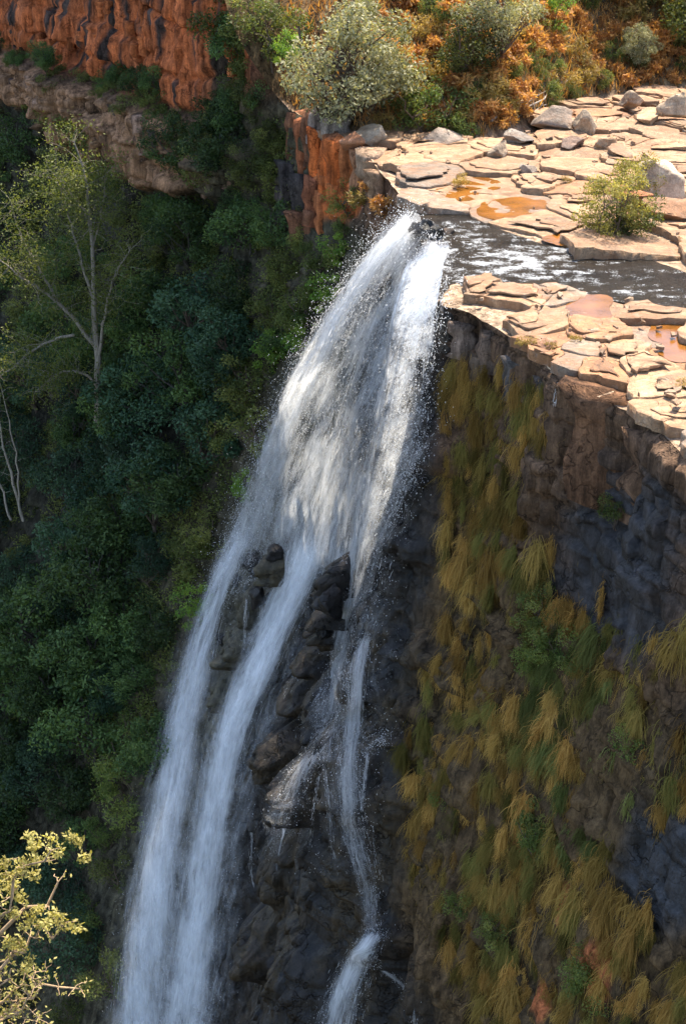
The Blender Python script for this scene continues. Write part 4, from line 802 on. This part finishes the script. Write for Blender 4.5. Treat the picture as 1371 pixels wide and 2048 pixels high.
TX, TY = np.array(tp).T; TP = wall_hit(TX, TY - 18, .15); ang0 = math.atan2(NRM[1], NRM[0])
MARKS = [(905, 800, 'under the near shelf just right of the falling water'), (1000, 800, 'below the middle of the near shelf edge'), (1085, 850, 'left of the big brown rock face under the shelf'), (1180, 1010, 'under the foot of the big brown rock face'), (1330, 1050, 'at the right edge above the dark slab'), (920, 980, 'beside the right edge of the upper water curtain'), (1010, 980, 'in the upper middle of the grassy cliff'), (1100, 1060, 'at the upper left corner of the dark slab'),
         (930, 1130, 'right of the dark wet ledges beside the fall'), (1030, 1180, 'left of the dark slab in the grass column'), (1110, 1250, 'at the lower left border of the dark slab'), (1250, 1330, 'under the lower border of the dark slab'), (1340, 1370, 'at the right edge below the dark slab'), (920, 1300, 'right of the slanting wet ledge'), (1010, 1350, 'in the centre of the grassy cliff'), (830, 1480, 'next to the thin right stream'), (910, 1480, 'below the slanting wet ledge'),
         (1010, 1520, 'below the centre of the grassy cliff'), (1130, 1460, 'in the lush green patch'), (1230, 1510, 'right of the lush green patch'), (1340, 1540, 'at the right edge above the wet blue rock'), (840, 1640, 'beside the dark cleft of the lower fall'), (930, 1650, 'around the dark hollow in the lower cliff'), (1040, 1660, 'at the upper end of the long red scar'), (1150, 1660, 'left of the wet blue rock'), (1250, 1850, 'below the wet blue rock'), (1350, 1880, 'at the right edge below the wet blue rock'),
         (860, 1800, 'on the lower cliff right of the last cascade'), (950, 1800, 'left of the red scars low on the cliff'), (1070, 1800, 'between the two red scars'), (1160, 1830, 'above the lowest red scar'), (920, 1980, 'at the bottom edge right of the dark cleft'), (1030, 1980, 'at the bottom edge below the red scars'), (1150, 2000, 'at the bottom edge left of the lowest red scar'), (1280, 1990, 'at the bottom edge right of the lowest red scar'), (1360, 2020, 'in the bottom right corner')]
def zone(px, py):
    if 1040 < px < 1230 and 1280 < py < 1620 and rt.random() < .55 or (px > 1080 and 1560 < py < 1760 and rt.random() < .4): return TN, 'green'
    return TG, 'golden'
LONG = ['short', 'medium', 'long', 'sparse', 'full', 'tiny', 'very long']
for i, (px, py) in enumerate(tp):
    ms, hue = zone(px, py); k = i % len(ms); s = rt.uniform(.6, 1.0) * (1 + .25 * (rt.random() < .15)); mk = min(MARKS, key=lambda q: (q[0] - px)**2 + (q[1] - py)**2)[2]
    word = LONG[k] if hue == 'golden' else ('medium', 'long', 'sparse')[k]
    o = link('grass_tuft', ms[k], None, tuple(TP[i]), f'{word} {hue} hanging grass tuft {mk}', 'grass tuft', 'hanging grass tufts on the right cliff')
    o.scale = (s, s * rt.uniform(.85, 1.4), s * rt.uniform(.8, 1.3)); o.rotation_euler = (rt.normal(0, .12), 0, ang0 + rt.normal(0, .3))
for i, (px, py, sc) in enumerate([(1085, 1240, .8), (1120, 1290, .8), (1070, 1320, .6), (1060, 1640, .8), (1075, 1690, .7), (1230, 1020, .5), (1000, 1860, .6), (930, 1800, .6), (1180, 1960, .7), (1140, 1320, .6), (880, 1600, .5), (1270, 1510, .7)]):
    p = wall_hit([px], [py + 10])[0]; place('cliff_bush', 'green' if i % 3 else 'olive', i, p + np.array([0, 0, -.4]), sc, i, 'small green bush ' + min(MARKS, key=lambda q: (q[0] - px)**2 + (q[1] - py)**2)[2], 'bush', 'bushes among the cliff grass', (0, -.3))
# the many smaller tufts between them
def small_tufts():
    VV, FF, SS, n0 = [], [], [], 0; pr = [tuft(80 + i, 90, l) for i, l in enumerate((.8, 1.1, 1.4))]; k = 0; P2 = []
    while k < 260:
        px, py = rt.uniform(800, 1400), rt.uniform(730, 2070)
        if rt.random() < tuft_density(px, py): P2.append((px, py)); k += 1
    Q = wall_hit(*np.array(P2).T, .1)
    for q in Q:
        V, F, sh = pr[rt.integers(3)]; sc = rt.uniform(.3, .6); an = ang0 + rt.normal(0, .4); c, s_ = math.cos(an), math.sin(an); R = np.array([[c, -s_, 0], [s_, c, 0], [0, 0, 1]])
        VV.append((V * sc * [1, rt.uniform(.7, 1.3), rt.uniform(.9, 1.6)]) @ R.T + q); FF.append(F + n0); SS.append(np.clip(sh + rt.normal(0, .25), 0, 1)); n0 += len(V)
    link('small_grass_tuft', mesh('small_grass_tuft', np.vstack(VV), np.vstack(FF), True, dict(shade=np.concatenate(SS)), G_gold), kind='stuff', label='scattered smaller grass tufts all over the right cliff')
small_tufts()
# moss and short grass between the tufts
def moss():
    n = 330000; a = rt.uniform(RA[0] + 12, A_LIP0 + 1, n); z = rt.uniform(-40, -1, n); cl = fbm(a * .8, z * .6, 2.1, 4); k = cl > -.12; a, z, cl = a[k], z[k], cl[k]; P = wall_pt(a, z); px, py = project(P)
    k = (rt.random(len(px)) < tuft_density(px, py) * .8) & (px < 1420) & (py < 2100); P, cl = P[k], cl[k]; n = len(P); print('moss', n)
    P = P + np.array([NRM[0], NRM[1], 0]) * (rt.random(n) * .3)[:, None]; L = rt.uniform(.25, .75, n)[:, None]; d = np.array([NRM[0], NRM[1], -1.6]) * .5 + .25 * rt.normal(size=(n, 3)); sd = rt.normal(size=(n, 3)) * .012
    V = np.stack([P - sd, P + sd, P + d * L], 1).reshape(-1, 3)
    link('cliff_grass', mesh('cliff_grass', V, np.arange(n * 3).reshape(n, 3), False, dict(shade=np.repeat(np.clip(.4 + cl + rt.normal(0, .2, n), 0, 1), 3)), G_gold), kind='stuff', label='short matted grass and moss between the tufts on the cliff')
moss()
# --- hillside behind the shelf
rh = np.random.default_rng(91)
def hplace(name, kind, var, px, py, sc, label, cat, group=None, dz=-.15, **kw):
    p = ground_hit([px], [py])[0]; return place(name, kind, var, p + np.array([0, 0, dz]), sc, rh.uniform(0, 6.28), label, cat, group, **kw)
hplace('silver_bush', 'silver', 0, 692, 272, 1.22, 'large silvery grey-green bush above the red rock corner', 'bush')
hplace('green_shrub', 'green', 0, 868, 272, 1.35, 'leafy green shrub on the shelf edge right of the silvery bush', 'shrub')
hplace('green_shrub', 'green', 1, 930, 282, .75, 'low green shrub at the right foot of the leafy shrub', 'shrub')
hplace('green_shrub', 'green', 1, 800, 215, 1.1, 'olive shrub squeezed between silvery bush and leafy shrub', 'shrub')
hplace('pale_bush', 'silver', 0, 1280, 130, .42, 'pale green bush alone on the shaded hillside', 'bush')
hplace('river_bush', 'scrub', 0, 1213, 476, 1.25, 'big olive bush at the river bank right on the far shelf', 'bush')
hplace('river_bush', 'olive', 1, 1262, 470, 1.1, 'dark bush between the olive bank bush and the rust blocks', 'bush')
hplace('river_bush', 'scrub', 0, 1258, 410, 1.0, 'light olive bush leaning on the large pale boulder', 'bush')
for px, py, sc in [(1100, 700, .35), (1150, 690, .4), (1060, 690, .3), (1290, 740, .25), (1360, 780, .4), (920, 372, .6), (1215, 300, .6), (1130, 368, .4), (1040, 690, .3), (1168, 215, .5)]:
    p = on_z([px], [py], .1)[0]; place('dry_grass_clump', 'gold', 0, p, sc, px, 'dry golden grass clump growing in a crack of the rock shelf', 'grass clump', 'dry clumps in the shelf cracks')
HMK = [(780, 60, 'just right of the silvery bush top'), (850, 30, 'at the top edge left of the leaning tree'), (880, 110, 'above the leafy green shrub'), (960, 210, 'under the dark bank bush'), (1060, 40, 'at the top edge right of the leaning tree'), (1060, 120, 'right of the leaning trunk'), (1080, 190, 'above the dead branches'), (1130, 110, 'at the foot of the sapling'), (1180, 50, 'right of the sapling near the top'), (1180, 160, 'above the narrow grey boulder'), (1250, 60, 'left of the pale green bush'), (1260, 160, 'below the pale green bush'), (1330, 60, 'in the top right corner'), (1340, 150, 'at the right edge above the grey boulders')]
HM = lambda x, y: min(HMK, key=lambda q: (q[0] - x)**2 + (q[1] - y)**2)[2]
BR = []
for _ in range(5000):
    px, py = rh.uniform(760, 1400), rh.uniform(-40, 262)
    if py > np.interp(px, [700, 960, 1080, 1200, 1371], [262, 270, 225, 180, 165]): continue
    if all((px - q[0])**2 + ((py - q[1]) * 1.5)**2 > 36**2 for q in BR): BR.append((px, py))
for i, (px, py) in enumerate(BR):
    k = rh.random(); shade = px > 1180
    if k < .5: hplace('bracken', 'rust', i, px, py, rh.uniform(.8, 1.4), f"rust-orange dry bracken on the hillside {HM(px, py)}", 'bracken', 'bracken on the hillside')
    elif k < .72: hplace('golden_bush', 'gold', i, px, py, rh.uniform(.9, 1.6), f"yellow-gold grassy bush on the hillside {HM(px, py)}", 'bush', 'golden bushes on the hillside')
    else: hplace('hillside_shrub', 'green' if k < .88 else 'olive', i, px, py, rh.uniform(.4, .8), f"small green shrub on the hillside {HM(px, py)}", 'shrub', 'green shrubs on the hillside')
def hill_grass():
    n = 60000; x = rh.uniform(-6, 40, n); y = rh.uniform(98, 135, n); h = hill(x, y); px, py = project(np.stack([x, y, h], -1)); k = (h > .5) & (px > 560) & (px < 1500) & (py > -120); x, y = x[k], y[k]; n = len(x); P = np.stack([x, y, height(x, y) - .05], -1)
    cl = fbm(x * .35, y * .35, 7.1, 4); L = rh.uniform(.25, .75, n)[:, None]; d = np.array([0, 0, 1]) + .45 * rh.normal(size=(n, 3)); s = rh.normal(size=(n, 3)) * .035
    V = np.stack([P - s, P + s, P + d * L], 1).reshape(-1, 3)
    link('hillside_grass', mesh('hillside_grass', V, np.arange(3 * n).reshape(n, 3), False, dict(shade=np.repeat(np.clip(.5 + cl + rh.normal(0, .25, n), 0, 1), 3)), L_rust), kind='stuff', label='dry rust-coloured grass covering the hillside')
hill_grass()
# --- fractured rock columns of the red corner left of the lip (parts of the far cliff)
def column(px, py, w, h, tint, seed, lean=0.0, lift=.25):
    p = wall_hit([px], [py], lift)[0]; r = np.random.default_rng(seed); V, F = [], []
    n = 6; th = np.arange(n) / n * 6.283 + r.normal(0, .22, n) + r.uniform(0, 1); rings = []
    for k, zz in enumerate(np.linspace(-.5, .5, 6)):
        q = 1 + .5 * np.array([hsh(i_, seed) - .5 for i_ in range(n)]) + r.normal(0, .05, n); c = np.r_[r.normal(0, .06 * w, 2)]
        rings.append(np.c_[np.cos(th) * w * .5 * q + c[0] + lean * zz * h, np.sin(th) * w * .5 * q + c[1], np.full(n, zz * h) + r.normal(0, .05 * h, n) * (k in (0, 5))])
    V = np.vstack(rings + [[[lean * h * .5, 0, h * .52]]]); i = np.arange(n); j = (i + 1) % n
    F4 = np.vstack([np.stack([i + k*n, j + k*n, j + (k+1)*n, i + (k+1)*n], -1) for k in range(5)]); F3 = np.stack([i + 5*n, j + 5*n, np.full(n, 6*n)], -1)
    return link('rock_column', mesh('rock_column', V, [F4, F3], False, dict(tint=np.repeat(np.array(tint)[None], len(V), 0), wet=np.zeros(len(V))), M_wall), w_far, tuple(p))
RED, BRN, BLK = (.46, .115, .03), (.17, .075, .04), (.055, .045, .04)  # brown and black put the shade on the corner's left side into the colour
for i, (px, py, w, h, t) in enumerate([(588, 275, 1.1, 3.4, BRN), (604, 300, .9, 4.4, (.26, .09, .04)), (622, 275, 1.0, 3.6, BRN), (640, 320, 1.0, 4.0, RED), (660, 345, 1.2, 4.4, RED), (682, 340, 1.2, 3.8, RED), (702, 345, 1.0, 3.6, (.40, .13, .045)), (722, 350, 1.1, 3.0, (.30, .14, .07)),
        (590, 370, 1.6, 3.2, BLK), (612, 400, 1.3, 3.4, BLK), (632, 400, 1.0, 3.2, (.22, .08, .04)), (575, 420, 1.4, 3.0, (.08, .06, .05)), (650, 420, .9, 2.6, (.36, .12, .045)), (600, 460, 1.2, 2.8, BRN), (676, 400, 1.0, 2.4, (.42, .13, .04)), (640, 250, 1.2, 2.2, (.20, .15, .12)), (664, 270, 1.3, 2.2, (.24, .19, .15)), (625, 450, .8, 2.0, BRN), (740, 330, 1.1, 1.8, (.3, .2, .13)), (760, 370, 1.2, 1.8, (.28, .17, .1))]):
    column(px, py, w * 1.5, h, t, 300 + i, RNG.normal(0, .06), -.25 * w)
rc = np.random.default_rng(41)   # blocks standing proud of the red band and of the brown band below it
for i in range(60):
    px = rc.uniform(0, 480); top = np.interp(px, [0, 480], [80, 225]); up = rc.random() < .55
    py = rc.uniform(-10, max(top - 15, 10)) if up else np.interp(px, [0, 200, 420], [130, 235, 360]) + rc.uniform(-45, 35)
    t = np.array((.42, .12, .04) if up else (.25, .15, .10)) * rc.uniform(.6, 1.15)
    if rc.random() < .15: t = np.array((.09, .06, .05))
    column(px, py, rc.uniform(.5, 1.5), rc.uniform(.6, 2.4) if up else rc.uniform(.5, 1.5), t, 400 + i, 0, -.05)
for i, (px, py, w, h, t) in enumerate([(1150, 850, 3.2, 4.2, (.10, .06, .036)), (1225, 885, 3.8, 4.6, (.125, .064, .034)), (1320, 950, 3.4, 4.0, (.13, .075, .045)), (985, 700, 1.6, 1.8, (.16, .11, .08)), (930, 680, 1.3, 1.7, (.17, .12, .09)), (1040, 760, 1.5, 2.0, (.10, .085, .075)), (895, 660, .9, 2.0, (.07, .06, .05)), (1090, 800, 1.3, 2.0, (.11, .085, .07)), (960, 740, 1.2, 1.6, (.13, .09, .06))]):
    o = column(px, py, w, h, t, 560 + i, 0, -.32 * w); o.parent = w_near

# --- tall bare-limbed tree on the gorge slope
def limb_tree(name, label, polys, y0, leafspec, bark, lm, seed, r0):
    r = np.random.default_rng(seed); tb, C = [], []; base = None
    for pl, ra, rb, dy in polys:
        P = resample(chaikin(np.array(pl, float), 2), 14); D = y0 + np.linspace(0, dy, 14); W_ = np.vstack([at_y([x], [y], d)[0] for (x, y), d in zip(P, D)])
        if base is None: base = W_[0].copy()
        W_ = W_ + r.normal(0, .05, W_.shape); tb.append((W_, np.linspace(ra, rb, 14)))
        for k in range(4, 14):            # twigs
            for _ in range(leafspec['twigs']):
                d = r.normal(size=3) * [1, .9, .6] + [0, 0, leafspec.get('up', .5)]; d /= np.linalg.norm(d); L = r.uniform(*leafspec['len']); q = wob(W_[k], W_[k] + d * L, 5, .06 * L, r)
                tb.append((q, np.linspace(rb * .35 + .004, .004, 5))); m = leafspec['n']; t = r.random(m) ** .6
                C.append(np.stack([np.interp(t, np.linspace(0, 1, 5), q[:, i]) for i in range(3)], -1) + r.normal(0, leafspec['sp'], (m, 3)))
    V, F = tubes(tb, 5); root = link(name, None, None, tuple(base), label, 'tree'); link('trunk', mesh('trunk', V - base, F, True, mat=bark), root)
    C = np.vstack(C); V, F = leaves(C, np.tile([0, 0, 1.], (len(C), 1)), leafspec['leaf'], r, leafspec.get('asp', .4), leafspec.get('droop', 0))
    link('crown', mesh('crown', V - base, F, False, dict(shade=np.repeat(r.random(len(C)), 4)), lm), root); return root
yb = float(wall_hit([195], [830])[0][1]) - 4.5
limb_tree('wispy_tree', 'tall bare-limbed tree with wispy yellow-green crown on the left gorge slope', [
    ([(197, 850), (196, 760), (192, 660), (186, 540), (182, 440), (172, 340), (150, 285)], .34, .05, 0), ([(196, 720), (212, 620), (230, 540), (262, 500)], .15, .04, -1.5), ([(194, 700), (150, 640), (100, 590), (50, 560), (0, 520)], .20, .05, -1.0),
    ([(195, 770), (160, 740), (115, 745), (70, 785)], .12, .04, -1.2), ([(150, 670), (110, 675), (60, 705), (0, 755)], .12, .04, -2), ([(188, 600), (160, 520), (140, 430), (110, 360)], .14, .03, 1.0), ([(184, 500), (205, 420), (215, 340)], .10, .03, .8), ([(120, 610), (80, 540), (40, 470), (20, 400)], .12, .03, -.5), ([(184, 470), (160, 400), (90, 330)], .08, .02, -1.5)], yb,
    dict(twigs=5, len=(.8, 3.2), n=42, sp=.40, leaf=.22, up=.35, asp=.5), bark_mat('bark_grey', (.22, .185, .14)), L_wisp, 5, .3)
yb = float(wall_hit([20], [1030])[0][1]) - 3.5
limb_tree('slender_tree', 'slender pale-trunked tree at the left edge below the wispy tree', [([(45, 1040), (25, 960), (5, 880), (-8, 800)], .16, .05, 0), ([(40, 1030), (38, 940), (20, 850), (0, 760)], .10, .03, -.5), ([(20, 1040), (0, 960), (-25, 900)], .12, .04, .5)], yb, dict(twigs=1, len=(.6, 1.6), n=14, sp=.2, leaf=.2, up=.3), B_pale, L_forest, 6, .2)
# --- sunlit shrub close to the viewpoint, rooted on a ledge below the frame
limb_tree('foreground_shrub', 'sunlit yellow-green shrub with twisted branches at the lower left corner', [
    ([(-160, 2330), (-110, 2150), (-60, 1980), (-20, 1890), (30, 1830), (80, 1790), (125, 1765)], .075, .014, .3), ([(-40, 1930), (10, 1800), (50, 1740), (105, 1700)], .03, .009, -.2), ([(-60, 1990), (0, 1930), (60, 1880), (120, 1850)], .03, .008, .2), ([(-110, 2140), (-40, 2050), (40, 2010), (100, 1975), (150, 1962), (172, 1966)], .04, .009, 0),
    ([(-30, 2040), (20, 1990), (50, 1960), (90, 1945)], .02, .006, .2), ([(-20, 1890), (-10, 1790), (10, 1720)], .025, .008, .3), ([(-100, 2100), (-40, 1990), (20, 1950)], .03, .01, -.2), ([(-120, 2180), (-30, 2090), (40, 2060), (90, 2050)], .03, .008, .3), ([(-60, 2000), (0, 1985), (40, 2030), (70, 2010)], .02, .006, -.1), ([(-80, 2060), (-10, 1960), (30, 1900), (50, 1880)], .025, .007, .2), ([(-100, 2120), (0, 2050), (60, 2000), (80, 1960)], .025, .007, -.3)], 14.5,
    dict(twigs=0, len=(.05, .2), n=0, sp=.03, leaf=.06) | dict(twigs=2, len=(.08, .22), n=5, sp=.035, up=.5, asp=.5), bark_mat('bark_tan', (.30, .20, .11)), L_fore, 8, .05)  # warm tan bark for the twisted branches
rfs = np.random.default_rng(15); cl = []
for px, py, rr, k in [(112, 1700, 46, 5), (130, 1675, 28, 3), (30, 1735, 44, 5), (70, 1690, 25, 2), (8, 1790, 30, 3), (60, 1832, 36, 4), (112, 1852, 44, 5), (25, 1862, 34, 3), (10, 1905, 34, 3), (-20, 1760, 40, 3), (140, 1830, 22, 2), (50, 1920, 20, 1)]:
    for _ in range(k):
        c = at_y([px + rfs.normal(0, rr * .6)], [py + rfs.normal(0, rr * .45)], 14.5 + rfs.normal(0, .12))[0]; cl.append((c, (.085, .085, .06)))
fs = bpy.data.objects['foreground_shrub']; b0 = np.array(fs.location)
link('leaf_cluster', crown('leaf_cluster', [(c - b0, r) for c, r in cl], 60, .055, rfs, L_fore, .5, up=1.2, shell=.3), fs)
p = at_y([-190], [2400], 14.6)[0]
o = link('viewpoint_ledge', rock_mesh('viewpoint_ledge', 77, (1.4, 1.6, 1.0), (.3, .22, .15), M_boulder, .6), None, (p[0] - .6, p[1], p[2] - .9), kind='structure')
# --- trees and dead wood on the bank behind the shelf
KINDS['bank'] = [tree_proto('bank', 21, 2.7, 7.5, 34, 170, .22, L_silver, B_brown, .20, bare=.42, clump_r=.34)]
KINDS['dark'] = [tree_proto('darkbush', 22, 2.0, 4.6, 30, 170, .2, L_olive, B_brown, .12, bare=.1, stems=2)]
KINDS['sapling'] = [tree_proto('sapling', 23, .9, 4.6, 22, 60, .16, L_fresh, B_brown, .05, bare=.2, clump_r=.4)]
hplace('bank_tree', 'bank', 0, 1003, 168, 1.0, 'leaning tree with bare trunk and grey-green crown on the bank', 'tree', tilt=(.0, -.06))
hplace('bank_bush', 'dark', 0, 935, 160, 1.05, 'dark bush in front of the leaning tree on the bank', 'bush')
hplace('sapling', 'sapling', 0, 1116, 85, 1.0, 'thin fresh green sapling on the orange hillside', 'tree')
for i, (px, py, sc, lab) in enumerate([(1190, -30, 1.9, 'dark tree at the top edge above the shaded hillside'), (1340, 10, 2.0, 'dark tree at the top right corner'), (1390, 110, 1.5, 'dark bush at the right edge of the shaded hillside')]):
    hplace('hill_tree', 'dark', i, px, py, sc, lab, 'tree')
rd = np.random.default_rng(3)
for i, pl in enumerate([[(975, 250), (1030, 215), (1085, 190), (1140, 165)], [(1000, 262), (1050, 232), (1100, 215)], [(985, 236), (1010, 240), (1070, 205)], [(1020, 240), (1085, 205), (1120, 150)], [(1135, 275), (1170, 268), (1200, 285)], [(1140, 290), (1165, 280), (1185, 270)]]):
    P = ground_hit(*resample(np.array(pl, float), 7).T) + np.array([0, 0, .25]) + rd.normal(0, .08, (7, 3)); b = P[0].copy(); V, F = tubes([(P - b, np.linspace(.09, .03, 7))] + [(wob(P[k] - b, P[k] - b + rd.normal(0, .5, 3) + [0, 0, .3], 4, .05, rd), np.linspace(.03, .01, 4)) for k in (2, 3, 4, 5)], 5)
    link('dead_branch', mesh('dead_branch', V, F, True, mat=B_pale), None, tuple(b), 'bleached dead branch lying at the foot of the bank' if i < 4 else 'short grey driftwood stick on the dark low stone', 'branch', 'dead branches under the bank' if i < 4 else 'driftwood sticks')
